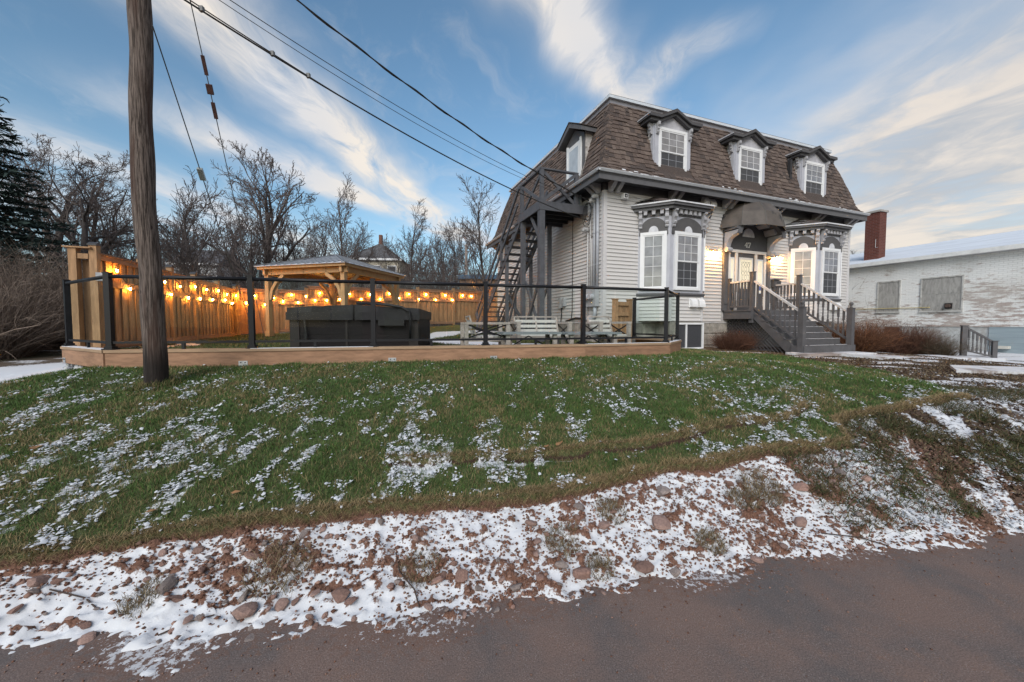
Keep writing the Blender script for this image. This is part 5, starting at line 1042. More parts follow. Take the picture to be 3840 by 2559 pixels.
for x, y, lab in ((.35, 7.98, 'low grey slab table nearest the left lounge chair'), (1.68, 8.28, 'low grey slab table nearest the house corner')):
    t = thing('coffee_table', lab, 'table', (x, y, gz(x, y)), R(13), 'outdoor low tables')
    box('table_top', (-.62, -.33, .34), (.62, .33, .385), mat('slate_top', (.235, .25, .27), .6, .1, 6), t)
    for sx in (-.5, .5):
        for sy in (-.24, .24): box('leg', (sx-.04, sy-.04, 0), (sx+.04, sy+.04, .339), WTH, t)
        m = MB(); m.bar((sx, -.2, .05), (sx, .2, .32), .015, .03); m.build('x_brace', BLK, t)
    m = MB(); m.bar((-.46, 0, .04), (0, 0, .3), .03, .02); m.bar((.46, 0, .04), (0, 0, .3), .03, .02); m.build('stretcher', BLK, t)
# small gate by the house corner
gt = thing('garden_gate', 'low cedar gate between the glass railing and the house corner', 'gate', (2.70, 9.90, 1.0), R(33))
for k in range(4): box('gate_board', (.09+k*.108, .01, .10), (.09+k*.108+.09, .03, 1.12), CEDARV, gt)
for z in (.14, .78, 1.05): box('gate_rail', (.06, -.03, z), (.54, .008, z+.10), CEDARV, gt)
for x in (0, .56): o = box('gate_post', (x-.055, -.05, -.2), (x+.055, .06, 1.20), CEDARV, gt); box('post_cap', (x-.07, -.065, 1.202), (x+.07, .075, 1.225), CEDARV, o)
m = MB(); m.tube([(2.30, 9.55, 1.5), (2.45, 9.8, 1.62), (2.7, 9.95, 1.58), (2.82, 9.9, 1.35)], .022, 8); m.build('black_hose', WIRE, label='black hose arching over the right lounge chair to the gate', cat='hose')
# ------------------------------------------------------------------ things fixed on the house (house frame)
def hthing(name, label, cat, x, y, z, group=None, r=0): return thing(name, label, cat, tuple(HW(x, y, z)), HROT+r, group)
FIX = mat('aged_brass', (.16, .13, .10), .45, .1, metal=.6); LIT = mat('lit_lamp_bulb', (1, .8, .5), .3, 0, emit=((1.0, .47, .115), 560.0))
for x, lab in ((4.02, 'lit triple wall lamp left of the front door'), (6.86, 'lit triple wall lamp right of the front door')):
    t = hthing('wall_lamp', lab, 'wall lamp', x, 0, 3.86, 'wall lamps by the door'); box('back_plate', (-.16, -.045, -.03), (.16, -.022, .03), FIX, t)
    for dx in (-.12, 0, .12):
        m = MB(); m.tube([(dx, -.045, 0), (dx, -.11, .02), (dx, -.13, -.01)], .008, 6); m.lathe([(.018, 0), (.045, -.05), (.05, -.055)], (dx, -.13, -.01), 10); o = m.build('shade', mat('lamp_shade', (.5, .4, .3), .4), t)
        m = MB(); m.lathe([(.0, 0), (.028, -.02), (.032, -.05), (.0, -.08)], (dx, -.13, -.045), 10); m.build('bulb', LIT, o, smooth=True)
t = hthing('mailbox', 'dark grey mailbox on the wall right of the front door', 'mailbox', 6.62, -.025, 2.80); m = MB(); m.prism([(0, 0), (.10, 0), (.12, .22), (0, .26)], (0, 0, 0), (0, -1, 0), (0, 0, 1), (1, 0, 0), .36); m.build('box', DARKG, t); m = MB(); m.bar((-.02, -.07, .262), (.40, -.07, .262), .17, .014); m.build('lid', DARKG, t)
for dx in (.2, .29): m = MB(); m.tube([(dx, -.114, .16), (dx, -.125, .16)], .016, 8); m.build('slot_hole', BLK, t)
t = hthing('notice_sign', 'small white notice plate under the right wall lamp', 'sign', 6.64, -.023, 3.26); box('plate', (0, -.006, 0), (.20, 0, .24), TRIMW, t)
for z, w in ((.19, .07), (.16, .07), (.115, .12), (.095, .10), (.07, .13), (.045, .09)): box('print', (.10-w/2, -.008, z), (.10+w/2, -.0065, z+.010), mat('notice_print', (.30, .20, .15), .7), t)
t = hthing('security_camera', 'white cube camera under the eave by the house corner', 'camera', .58, -.03, 5.02); box('housing', (-.07, -.16, 0), (.07, -.01, .13), VM, t); box('lens_hood', (-.045, -.166, .02), (.045, -.161, .11), BLK, t); m = MB(); m.tube([(0, -.167, .06), (0, -.17, .06)], .022, 10); m.build('lens', MATS['steel'], t)
t = hthing('floodlight', 'twin head floodlight on the pilaster right of the door', 'floodlight', 6.47, -.07, 3.72, 'floodlights'); box('mount', (-.03, -.05, -.03), (.03, 0, .03), FIX, t)
for dx in (-.09, .09): m = MB(); m.bar((dx*.3, -.06, 0), (dx, -.14, .06), .02, .02); m.bar((dx, -.14, .05), (dx*1.2, -.20, .09), .09, .05); m.build('lamp_head', GALV, t)
t = hthing('floodlight', 'twin head floodlight under the eave beside the fire escape', 'floodlight', -.15, 4.0, 5.1, 'floodlights'); box('mount', (-.06, -.05, -.03), (0, .05, .03), VM, t)
for dy in (-.12, .12): m = MB(); m.bar((-.05, dy*.3, 0), (-.14, dy, -.03), .02, .02); m.bar((-.14, dy, -.02), (-.22, dy*1.2, -.08), .10, .06); m.build('lamp_head', BLK, t)
PIPE = mat('grey_conduit', (.36, .38, .42), .5, .08, 6); PIPE2 = mat('pale_conduit', (.46, .46, .47), .5, .08, 6)
em = hthing('electric_meter', 'grey meter box and conduits on the side wall by the corner', 'electric meter', 0, 0, 0)
box('meter_box', (-.17, .15, 2.06), (-.03, .62, 2.62), mat('meter_steel', (.34, .35, .37), .5, .12, 8), em)
for y in (.28, .48): m = MB(); m.tube([(-.171, y, 2.33), (-.25, y, 2.33)], .085, 14); m.tube([(-.251, y, 2.33), (-.29, y, 2.33)], .07, 14); m.build('meter_dial', mat('meter_glass', (.42, .43, .46), .15, .2), em)
for y, z0, z1, r, mm in ((.20, 2.62, 5.06, .045, PIPE), (.36, 2.62, 4.98, .035, PIPE), (.56, 2.62, 5.0, .022, PIPE2), (.70, 1.75, 4.25, .022, PIPE2), (.48, 2.62, 4.0, .022, PIPE2)):
    m = MB(); m.tube([(-.07, y, z0), (-.07, y, z1)], r, 10); o = m.build('conduit', mm, em, smooth=True)
    m = MB(); [m.tube([(-.07, y, z), (-.07, y, z+.02)], r*1.35, 10) for z in (z0+.6, z0+1.5)]; m.build('conduit_clamp', mm, o)
for y, z in ((.20, 5.06), (.36, 4.98), (.70, 4.25)): m = MB(); m.tube([(-.07, y, z), (-.09, y+.0, z+.06), (-.17, y+.03, z+.07), (-.22, y+.04, z+.0)], [.045, .06, .06, .05], 10); m.build('weatherhead', PIPE2, em, smooth=True)
m = MB(); m.tube([(-.10, .25, 2.06), (-.10, .25, 1.85), (-.10, .33, 1.72), (-.10, .6, 1.70), (-.10, .85, 1.70)], .05, 10); m.build('elbow_pipe', PIPE, em, smooth=True)
for k in range(4):
    m = MB(); r = .16+.04*k; m.tube([(-.20-.02*k, .36+.1+r*math.cos(a)*.8, 4.80+r*1.2*math.sin(a)-.05*k) for a in np.linspace(0, 2*math.pi, 18)], .008, 5); m.build('wire_loop', WIRE, em)
for y, w, z0, z1 in ((2.25, .18, 2.1, 2.45), (2.05, .12, 2.15, 2.4)): box('junction_box', (-.13, y, z0), (-.025, y+w, z1), MATS['meter_steel'], em)
m = MB(); m.tube([(-.05, 1.62, 5.0), (-.05, 1.62, 2.0), (-.05, 1.66, 1.75)], .012, 6); m.tube([(-.05, 2.32, 2.1), (-.05, 2.32, 1.9), (-.06, 2.36, 1.6)], .02, 6); m.tube([(-.06, .8, 1.72), (-.06, 1.4, 1.75), (-.06, 2.0, 1.66)], .03, 6); m.build('cable_drop', WIRE, em)
# ------------------------------------------------------------------ white painted brick building on the right
def brickmat(name, c1, c2, mortar, peel=None, scale=1.0, axes=(0, 2)):
    m = bpy.data.materials.new(name); m.use_nodes = True; nt = m.node_tree; nd, ma, sm, mix = NT(nt); b = nt.nodes['Principled BSDF']; b.inputs['Roughness'].default_value = .9; b.inputs['Specular IOR Level'].default_value = .2
    tc = nd('ShaderNodeTexCoord'); s = nd('ShaderNodeSeparateXYZ', inp={0: tc.outputs['Object']}); u = ma('ADD', s.outputs[0], s.outputs[1]) if axes == 'sum' else s.outputs[axes[0]]; c = nd('ShaderNodeCombineXYZ', inp={0: u, 1: s.outputs[2], 2: 0.0})
    bk = nd('ShaderNodeTexBrick', inp={'Vector': c.outputs[0], 'Color1': c1+(1,), 'Color2': c2+(1,), 'Mortar': mortar+(1,), 'Scale': 1.0, 'Mortar Size': .006, 'Brick Width': .215*scale, 'Row Height': .073*scale})
    col = bk.outputs[0]
    n = nd('ShaderNodeTexNoise', inp={'Vector': nd('ShaderNodeMapping', inp={0: c.outputs[0], 3: (.6, 2.6, 1)}).outputs[0], 'Scale': 3.0, 'Detail': 8.0, 'Roughness': .72}); n2 = nd('ShaderNodeTexNoise', inp={'Vector': c.outputs[0], 'Scale': .55, 'Detail': 3.0})
    if peel:
        low = nd('ShaderNodeMapRange', inp={0: s.outputs[2], 1: 1.0, 2: 4.2, 3: .11, 4: -.02}); f = sm(ma('ADD', ma('ADD', ma('MULTIPLY', n.outputs[0], .7), ma('MULTIPLY', n2.outputs[0], .3)), low.outputs[0]), .54, .62)
        col = mix(ma('MULTIPLY', f, .85), col, peel); col = mix(ma('MULTIPLY', sm(n2.outputs[0], .45, .7), .35), col, (.50, .49, .46))
    col = mix(1.0, col, mix(n.outputs[0], (.82, .82, .82), (1.15, 1.15, 1.15)), 'MULTIPLY')
    nt.links.new(col, b.inputs['Base Color']); bp = nd('ShaderNodeBump', inp={'Strength': .8, 'Distance': .012, 'Height': bk.outputs['Fac']}); bp.invert = True; nt.links.new(bp.outputs[0], b.inputs['Normal']); MATS[name] = m; return m
wb = thing('brick_building', 'low white painted brick building with boarded windows and snowy roof', 'building', tuple(HW(15.78, 14, 0)), HROT-math.pi/2)
WBR = brickmat('white_brick', (.74, .755, .76), (.79, .80, .80), (.64, .65, .65), (.30, .23, .205))
box('wall', (-3, 0, 1.46), (22, 6, 4.27), WBR, wb); box('base_wall', (-3, .03, 0), (22, 5.9, 1.46), mat('base_render', (.42, .44, .45), .9, .2, 3, col2=(.30, .29, .28), wear=(.5, .66), bump=.3), wb)
q = MB(); q.prism([(-.30, 4.28), (-.30, 4.40), (4.5, 5.62), (4.5, 5.4), (0, 4.28)], (-3.2, 0, 0), (0, 1, 0), (0, 0, 1), (1, 0, 0), 25.5); q.build('roof', mat('snow_metal_roof', (.62, .66, .72), .7, .1, 1.5, stretch=(.5, 2, 2), col2=(.30, .34, .40), wear=(.62, .74)), wb)
box('fascia', (-3.2, -.325, 4.24), (22.3, -.303, 4.40), mat('old_white', (.68, .69, .69), .7, .1, 5), wb); box('soffit', (-3.2, -.30, 4.24), (22.3, .0, 4.272), MATS['old_white'], wb)
PLY = mat('weathered_plywood', (.31, .305, .295), .9, .22, 2.2, stretch=(6, 1, 1.6), col2=(.10, .10, .10), wear=(.57, .72))
for x0, x1, z0, z1 in ((12.62, 13.34, 2.13, 3.44), (14.08, 15.22, 2.12, 3.45)):
    w = obj('boarded_window', None, wb); h = (z1-z0)/2
    if x1-x0 < 1: box('plywood', (x0, -.012, z0), (x1, -.001, z1), PLY, w)
    else: box('plywood', (x0, -.012, z0), (x1, -.001, z0+h-.006), PLY, w); box('plywood', (x0, -.012, z0+h+.006), (x1, -.001, z1), PLY, w)
    q = MB(); q.box((x0-.06, -.07, z0-.07), (x1+.06, -.001, z0-.003)); q.box((x0-.05, -.035, z0), (x0-.002, -.001, z1)); q.box((x1+.002, -.035, z0), (x1+.05, -.001, z1)); q.box((x0-.05, -.036, z1+.002), (x1+.05, -.001, z1+.05)); q.build('frame', mat('frame_grey', (.44, .44, .43), .8, .2, 8, col2=(.2, .18, .16)), w)
    for k in range(5): xk = x0+.06+(x1-x0-.12)*k/4; q = MB(); q.box((xk-.008, -.016, z0+.05), (xk+.008, -.0125, z0+.066)); q.box((xk-.008, -.016, z1-.066), (xk+.008, -.0125, z1-.05)); q.build('nail_heads', MATS['bolt_dark'], w)
v = obj('exhaust_vent', None, wb); box('vent_plate', (14.78, -.05, 2.19), (14.99, -.013, 2.41), mat('rust_black', (.025, .022, .022), .7), v); q = MB(); q.tube([(14.89, -.051, 2.30), (14.89, -.16, 2.30)], .07, 12); q.build('vent_pipe', mat('rust_pipe', (.09, .06, .05), .7), v)
q = MB(); q.lathe([(.0, 0), (.07, 0), (.075, .02), (.0, .03)], n=12); q.build('vent_cap', MATS['old_white'], wb, (12.97, -.013, 2.74), (math.pi/2, 0, 0), )
q = MB(); q.tube([(11.2, -.05, 2.28), (14.31, -.05, 2.26)], .016, 8); q.tube([(14.31, -.05, 2.26), (14.33, .0, 2.26)], .02, 8); q.build('gas_pipe', mat('yellow_pipe', (.48, .40, .20), .6), wb)
box('loading_panel', (15.98, -.02, .3), (22, .028, 1.45), mat('blue_grey_panel', (.25, .31, .35), .8, .15, 2, stretch=(.3, 1, 4), col2=(.33, .37, .39)), wb); box('coping_stone', (16.2, -.24, .66), (16.52, -.021, .76), mat('pale_stone', (.52, .51, .47), .9), wb)
box('cellar_hatch', (12.9, -.015, .9), (13.38, .028, 1.43), mat('rust_hatch', (.10, .06, .05), .8, .2), wb); box('wall_vent', (11.45, -.012, 2.0), (11.85, -.001, 2.16), MATS['grey_plastic'], wb)
ch = brickmat('red_brick', (.105, .036, .028), (.14, .048, .036), (.16, .11, .10), None, 1.0, 'sum')
ci = obj('chimney', None, wb); q = MB(); q.box((11.66, .70, 4.3), (12.22, 1.24, 6.86)); q.build('chimney_stack', ch, ci); q = MB(); q.box((11.61, .65, 6.863), (12.27, 1.29, 6.95)); q.build('chimney_cap', CONC, ci)
q = MB(); q.bar((12.10, .69, 5.2), (12.10, .69, 5.6), .01, .012); q.bar((12.10, .69, 5.2), (12.19, .69, 5.2), .012, .01); q.build('mortar_mark', MATS['old_white'], ci)
# stair rail beside it
sr = thing('stair_railing', 'short dark stair railing by the white brick building', 'railing', tuple(HW(11.15, -2.95, 0)), HROT-R(48)); g0 = gz(14.0, 11.6)-.03
box('newel', (-.06, -.06, g0), (.06, .06, 1.50), STP, sr); box('newel', (.60, -.05, g0-.05), (.70, .05, 1.04), STP, sr); box('newel_cap', (-.075, -.075, 1.502), (.075, .075, 1.525), STP, sr); box('newel_cap', (.58, -.07, 1.042), (.72, .07, 1.062), STP, sr)
q = MB(); q.bar((.05, 0, 1.45), (.62, 0, 1.02), .06, .05); q.build('handrail', STP, sr); q = MB(); q.bar((.05, 0, .75), (.62, 0, .58), .05, .05); q.build('bottom_rail', STP, sr)
for k in range(6): x = .11+k*.088; obj('baluster', BAL, sr, (x, 0, .74-k*.026), scale=(.8, .8, .96-k*.05))
# concrete walk
for pts, zz, lab in (([(7.3, 10.05), (9.6, 10.85), (9.9, 10.2), (7.5, 9.55)], .80, 'entry_pad'), ([(8.6, 9.9), (15, 12.2), (15.2, 11.55), (9.0, 9.15)], .72, 'front_walk'), ([(9.2, 7.9), (14.5, 9.3), (14.2, 8.3), (8.4, 7.1)], .68, 'side_walk')):
    q = MB(); tp_ = [(a, b_, gz(a, b_)+.07) for a, b_ in pts]; q.add(tp_+[(a, b_, z-.3) for a, b_, z in tp_], [(0, 1, 2, 3), (7, 6, 5, 4)]+[(i, i+4, (i+1) % 4+4, (i+1) % 4) for i in range(4)]); q.build(lab, mat('walk_concrete', (.26, .22, .205), .9, .2, 2, col2=(.58, .59, .62), wear=(.42, .52), bump=.2), kind='structure')
# ------------------------------------------------------------------ twiggy plants
TW = attrmat('twig_bark', .9, spec=.15)
def strands(P, D, L, w0, col, bend=.5, segs=4, grav=.0, taper=.25):
    n = len(P); D = D/np.linalg.norm(D, axis=1)[:, None]; pts = [P]; d = D.copy(); j = rng.normal(size=(n, 3))*bend
    for s in range(segs):
        d = d+j/segs+rng.normal(size=(n, 3))*bend*.35/segs; d[:, 2] += grav/segs; d /= np.linalg.norm(d, axis=1)[:, None]; pts.append(pts[-1]+d*(L/segs)[:, None])
    sd = np.cross(d, rng.normal(size=(n, 3))); sd /= np.linalg.norm(sd, axis=1)[:, None]+1e-9
    V = []
    for s, p in enumerate(pts): k = (1-(1-taper)*s/segs); V += [p-sd*(w0*k/2)[:, None], p+sd*(w0*k/2)[:, None]]
    V = np.stack(V, 1); m = V.shape[1]; o = np.arange(n)[:, None]*m
    F = np.concatenate([o+np.array([[2*s, 2*s+1, 2*s+3, 2*s+2]]) for s in range(segs)], 0)
    return V.reshape(-1, 3), F, np.repeat(col, m, 0), np.stack(pts, 1)
def shrub(name, label, x, y, rx, ry, h, n, col, w=.008, cat='shrub', group=None, rz=0.0, lean=.7, z=None, sub=2):
    a = rng.uniform(0, 2*np.pi, n); q = np.sqrt(rng.random(n)); bx = np.cos(a)*q*rx*.6; by = np.sin(a)*q*ry*.6
    P = np.stack([bx, by, np.zeros(n)], 1); D = np.stack([bx/rx*lean*1.3+rng.normal(size=n)*.3, by/ry*lean*1.3+rng.normal(size=n)*.3, np.full(n, 1.0)], 1)
    c = np.array(col)*rng.uniform(.45, 1.5, (n, 1)); L = rng.uniform(.55, 1.05, n)*h*1.08
    thick = rng.random(n) < .07; c[thick] *= 1.5; V, F, C, pts = strands(P, D, L, np.where(thick, w*3.2, w), c, .55, 4); t = thing(name, label, cat, (x, y, z if z is not None else gz(x, y)-.02), rz, group)
    obj('stems', npmesh('stems', V, F, TW, C), t)
    k = n*sub; pi = rng.integers(0, n, k); si = rng.integers(1, 5, k); P2 = pts[pi, si]; D2 = (pts[pi, si]-pts[pi, si-1]); D2 = D2/np.linalg.norm(D2, axis=1)[:, None]+rng.normal(size=(k, 3))*.7
    V, F, C, _ = strands(P2, D2, rng.uniform(.15, .4, k)*h, np.full(k, w*.65), np.array(col)*rng.uniform(.5, 1.6, (k, 1)), .5, 3); V[:, 2] = np.maximum(V[:, 2], .0)
    obj('twigs', npmesh('twigs', V, F, TW, C), t); return t
RUST = (.085, .043, .030)
p = HW(4.05, -.78); shrub('shrub', 'bare rust brown shrub in front of the porch lattice', p.x, p.y, .75, .42, .55, 1900, RUST, .006, group='bare shrubs by the house', rz=HROT)
shrub('shrub', 'bare rust brown shrub just right of the front steps', 11.0, 12.1, .95, .7, .95, 2400, (.12, .06, .036), .007, group='bare shrubs by the house')
shrub('shrub', 'large bare reddish shrub spreading along the white building', 12.9, 12.55, 1.1, .8, .95, 2400, (.088, .045, .032), .007, group='bare shrubs by the house')
shrub('shrub', 'small dark bare shrub right of the large reddish one', 13.35, 11.75, .42, .42, .70, 900, (.075, .058, .040), .006, group='bare shrubs by the house')
shrub('sapling', 'thin pale saplings between the house and the white building', 13.0, 14.2, .7, .5, 2.2, 16, (.16, .13, .11), .012, cat='sapling', lean=.35)
HB = (.155, .122, .102)
for i, (x, y, rx, h, n, lab) in enumerate(((-12.2, 8.3, 1.8, 1.9, 2600, 'dense bare thicket nearest the driveway at left'), (-13.6, 10.6, 2.0, 2.4, 2600, 'tall bare thicket behind the one at the driveway'), (-11.8, 11.2, 1.3, 2.2, 2000, 'bare thicket close behind the tall fence post'), (-15.6, 9.2, 2.0, 2.6, 2400, 'bare thicket under the spruce at the left edge'), (-13.4, 14.0, 2.0, 2.5, 2200, 'bare thicket behind the left fence run'))):
    shrub('thicket', lab, x, y, rx, rx*.8, h, n, HB, .011, 'thicket', 'thickets along the driveway', lean=.55, sub=3)
# ------------------------------------------------------------------ bare trees
class Tree:
    def __init__(s, seed): s.r = np.random.default_rng(seed); s.seg = []
    def grow(s, p, d, L, r, lv, K):
        n = K['n'][lv]; p = np.array(p, float); d = np.array(d, float); pts = [p.copy()]; ds = []
        for i in range(n):
            d = d+s.r.normal(size=3)*K['wig'][lv]; d[2] += K['up'][lv]; d /= np.linalg.norm(d); q = p+d*L/n; r0 = r*(1-.75*i/n); r1 = r*(1-.75*(i+1)/n)
            s.seg.append((p, q, max(r0, K['rmin']), max(r1, K['rmin']), lv)); p = q; pts.append(p.copy()); ds.append(d.copy())
        if lv+1 >= len(K['n']): return
        for k in range(K['ch'][lv]):
            t = K['t0'][lv]+(1-K['t0'][lv])*(k+s.r.random())/K['ch'][lv]; i = min(int(t*n), n-1); f = t*n-i; o = pts[i]*(1-f)+pts[i+1]*f
            a = s.r.uniform(0, 2*math.pi); ax = ds[i]; u = np.cross(ax, [.3, .2, 1.0]); u /= np.linalg.norm(u)+1e-9; w = np.cross(ax, u); sp = K['sp'][lv]*s.r.uniform(.75, 1.25)
            dd = ax*math.cos(sp)+(u*math.cos(a)+w*math.sin(a))*math.sin(sp)
            s.grow(o, dd, L*K['ls'][lv]*(1.05-.5*t)*s.r.uniform(.7, 1.2), r*(1-.75*t)*K['rs'][lv], lv+1, K)
    def mesh(s, name, lv0, lv1, k, m):
        S_ = [x for x in s.seg if lv0 <= x[4] <= lv1]; A = np.array([x[0] for x in S_]); B = np.array([x[1] for x in S_]); r0 = np.array([x[2] for x in S_]); r1 = np.array([x[3] for x in S_])
        d = B-A; d /= np.linalg.norm(d, axis=1)[:, None]; u = np.cross(d, np.array([.37, .21, .9])); u /= np.linalg.norm(u, axis=1)[:, None]+1e-9; w = np.cross(d, u); V = []
        for P_, r_ in ((A-d*r0[:, None]*.3, r0), (B+d*r1[:, None]*.3, r1)):
            for j in range(k): a = 2*math.pi*j/k; V.append(P_+(u*math.cos(a)+w*math.sin(a))*r_[:, None])
        V = np.stack(V, 1); o = np.arange(len(A))[:, None]*2*k; F = np.concatenate([o+np.array([[j, (j+1) % k, k+(j+1) % k, k+j]]) for j in range(k)], 0)
        return npmesh(name, V.reshape(-1, 3), F, m)
BARK = mat('bark_grey', (.082, .070, .066), .95, .25, 6, bump=.3); BARK2 = mat('bark_twig', (.120, .098, .094), .95, .2, 6)
def mk(seed, K, H): t = Tree(seed); t.grow((0, 0, 0), (.02, .01, 1), H, K['r'], 0, K); return (t.mesh('trunk', 0, 1, 6, BARK), t.mesh('crown', 2, 9, 3, BARK2))
KA = dict(n=[6, 7, 6, 5, 4], wig=[.04, .12, .16, .18, .2], up=[.0, .05, .05, .04, .03], ch=[11, 8, 7, 5], t0=[.16, .2, .15, .15], sp=[.75, .65, .6, .6], ls=[.78, .55, .5, .5], rs=[.62, .6, .55, .6], r=.42, rmin=.016)
KB = dict(n=[9, 6, 5, 4], wig=[.05, .12, .16, .2], up=[.02, .07, .06, .05], ch=[20, 9, 6], t0=[.22, .15, .1], sp=[.62, .6, .6], ls=[.36, .5, .5], rs=[.45, .55, .6], r=.16, rmin=.013)
KC = dict(n=[6, 7, 6, 5, 3], wig=[.10, .24, .28, .28, .25], up=[.0, .03, .04, .04, .03], ch=[8, 8, 7, 5], t0=[.2, .2, .15, .1], sp=[.8, .75, .75, .7], ls=[.75, .6, .5, .5], rs=[.6, .6, .55, .6], r=.28, rmin=.010)
KD = dict(n=[6, 6, 5, 4], wig=[.08, .14, .18, .2], up=[.0, .06, .06, .04], ch=[16, 9, 6], t0=[.08, .12, .1], sp=[.5, .6, .65], ls=[.62, .5, .5], rs=[.5, .55, .6], r=.17, rmin=.015)
PROTO = dict(A=[mk(5, KA, 11.0)], B=[mk(21, KB, 12.0), mk(22, KB, 11.0)], C=[mk(31, KC, 8.0), mk(32, KC, 8.5)], D=[mk(41, KD, 9.0), mk(42, KD, 8.5), mk(43, KD, 9.5)])
def tree(kind, i, px, d, label, s=1.0, rz=0.0, group='bare trees behind the yard', zz=None):
    x = (px-1920)/1415*d; tr, cr = PROTO[kind][i % len(PROTO[kind])]
    t = thing('bare_tree', label, 'tree', (x, d, (gz(x, d) if zz is None else zz)-.1), rz, group); t.scale = (s, s, s); obj('trunk', tr, t); obj('crown', cr, t)
tree('A', 0, 1012, 33, 'broad bare maple with dense round crown behind the gazebo', 1.0, .6)
tree('B', 0, 1275, 30, 'slender bare tree just right of the broad maple', .86, 1)
tree('B', 1, 1812, 27, 'tall thin bare tree beside the left wall of the house', .80, 2.2)
tree('B', 1, 1530, 34, 'bare pointed tree right of the far hip roofed house', .85, 4)
tree('C', 0, 330, 19, 'bare crooked tree left of the utility pole', .92, .3); tree('C', 1, 200, 22, 'bare crooked tree behind the spruce', 1.15, 2.0); tree('C', 1, 430, 25, 'bare crooked tree close to the pole on its left', 1.0, 4.1)
tree('D', 0, 690, 26, 'bare many stemmed tree just right of the utility pole', .78, 1.2); tree('D', 1, 800, 24, 'bare leaning tree left of the broad maple', .85, 5.0); tree('D', 2, 880, 38, 'bare tree behind the left limbs of the maple', 1.0, 3)
tree('D', 0, 1180, 40, 'bare tree behind the right limbs of the maple', 1.0, 2.5); tree('D', 2, 1660, 40, 'bare bushy tree left of the floodlight pole', .85, .4); tree('D', 1, 1590, 44, 'bare tree between the pointed one and the floodlight pole', .9, 1.9); tree('B', 0, 1725, 42, 'thin bare tree by the floodlight pole', .8, 3.3)
ORD = ('first second third fourth fifth sixth seventh eighth ninth tenth eleventh twelfth thirteenth fourteenth fifteenth sixteenth seventeenth eighteenth nineteenth twentieth'.split()+['twenty-'+x for x in 'first second third fourth fifth sixth'.split()])
for k in range(26):      # the wood behind, one tree after another
    px = 560+k*52+rng.uniform(-18, 18); d = rng.uniform(46, 66)
    tree('D', k, px, d, '%s distant bare tree from the left in the belt of woods behind the yards' % ORD[k], rng.uniform(.8, 1.25), rng.uniform(0, 6), 'distant belt of bare trees', 1.6)
for k in range(7): tree('D', k, 20+k*75, rng.uniform(30, 40), '%s bare scrub tree from the left behind the driveway thickets' % ORD[k], rng.uniform(.65, .95), rng.uniform(0, 6), 'scrub trees at the left', 1.2)
for k, (px, d, lab) in enumerate(((1365, 35, 'bare tree screening the left half of the far hip roofed house'), (1455, 37, 'bare tree screening the right half of the far hip roofed house'), (945, 29, 'bare tree left of the broad maple trunk'), (1110, 36, 'bare tree behind the gazebo roof'), (760, 33, 'bare tree screening the far white house'))): tree('D', k, px, d, lab, .8, k*1.3)
for k, px in enumerate((3225, 3205)): tree('B', k, px, 36, ('thin bare tree far behind the gap beside the house', 'second thin bare tree far behind the gap')[k], .62, k*2.0, 'bare trees behind the gap', .5)
# underwood of twigs across the back, nobody could count it
n = 30000; px = rng.uniform(480, 1900, n); d = rng.uniform(30, 52, n); P = np.stack([(px-1920)/1415*d, d, np.full(n, 1.4)], 1); D = np.stack([rng.normal(size=n)*.25, rng.normal(size=n)*.25, np.ones(n)], 1)
V, F, C, _ = strands(P, D, rng.uniform(1.5, 6.5, n), np.full(n, .022), np.array((.105, .086, .082))*rng.uniform(.6, 1.5, (n, 1)), .5, 4); obj('underwood', npmesh('underwood', V, F, TW, C), kind='stuff', label='grey brown underwood of the woods behind the yards', cat='underwood')
# spruce at the left edge
def spruce():
    t = thing('spruce_tree', 'tall dark blue green spruce at the left picture edge', 'tree', (-21.7, 14.2, .85)); m = MB(); m.tube([(0, 0, 0), (0, 0, 6), (0, 0, 13.4)], [.28, .17, .02], 8); m.build('trunk', BARK, t)
    P = []; D = []; L = []
    for lv in range(34):
        z = .9+lv*.365; R0 = 4.6*(1-z/13.7)**.8+.15; nb = 11
        for k in range(nb):
            a = 2*math.pi*(k+rng.random())/nb; ln = R0*rng.uniform(.8, 1.1); m_ = max(5, int(ln/.13))
            for i in range(m_):
                f = (i+.5)/m_; rad = ln*f; dz = -.22*rad+.09*rad*f*f*1.2; base = np.array([math.cos(a)*rad, math.sin(a)*rad, z+dz])
                for q in range(7):
                    s = (1 if q % 2 else -1); dd = np.array([math.cos(a)*.7-math.sin(a)*s*(1-.5*f)*.9, math.sin(a)*.7+math.cos(a)*s*(1-.5*f)*.9, rng.uniform(-.3, .35)]); P.append(base+rng.normal(size=3)*.03); D.append(dd); L.append(rng.uniform(.22, .5)*(1.2-.55*f)*min(1, ln/1.5+.3))
    P = np.array(P); D = np.array(D); L = np.array(L); n = len(P); col = np.array((.034, .052, .048))*rng.uniform(.5, 1.7, (n, 1))
    V, F, C, _ = strands(P, D, L, rng.uniform(.05, .09, n), col, .35, 2, -.15, .3); obj('crown', npmesh('crown', V, F, TW, C), t)
spruce()
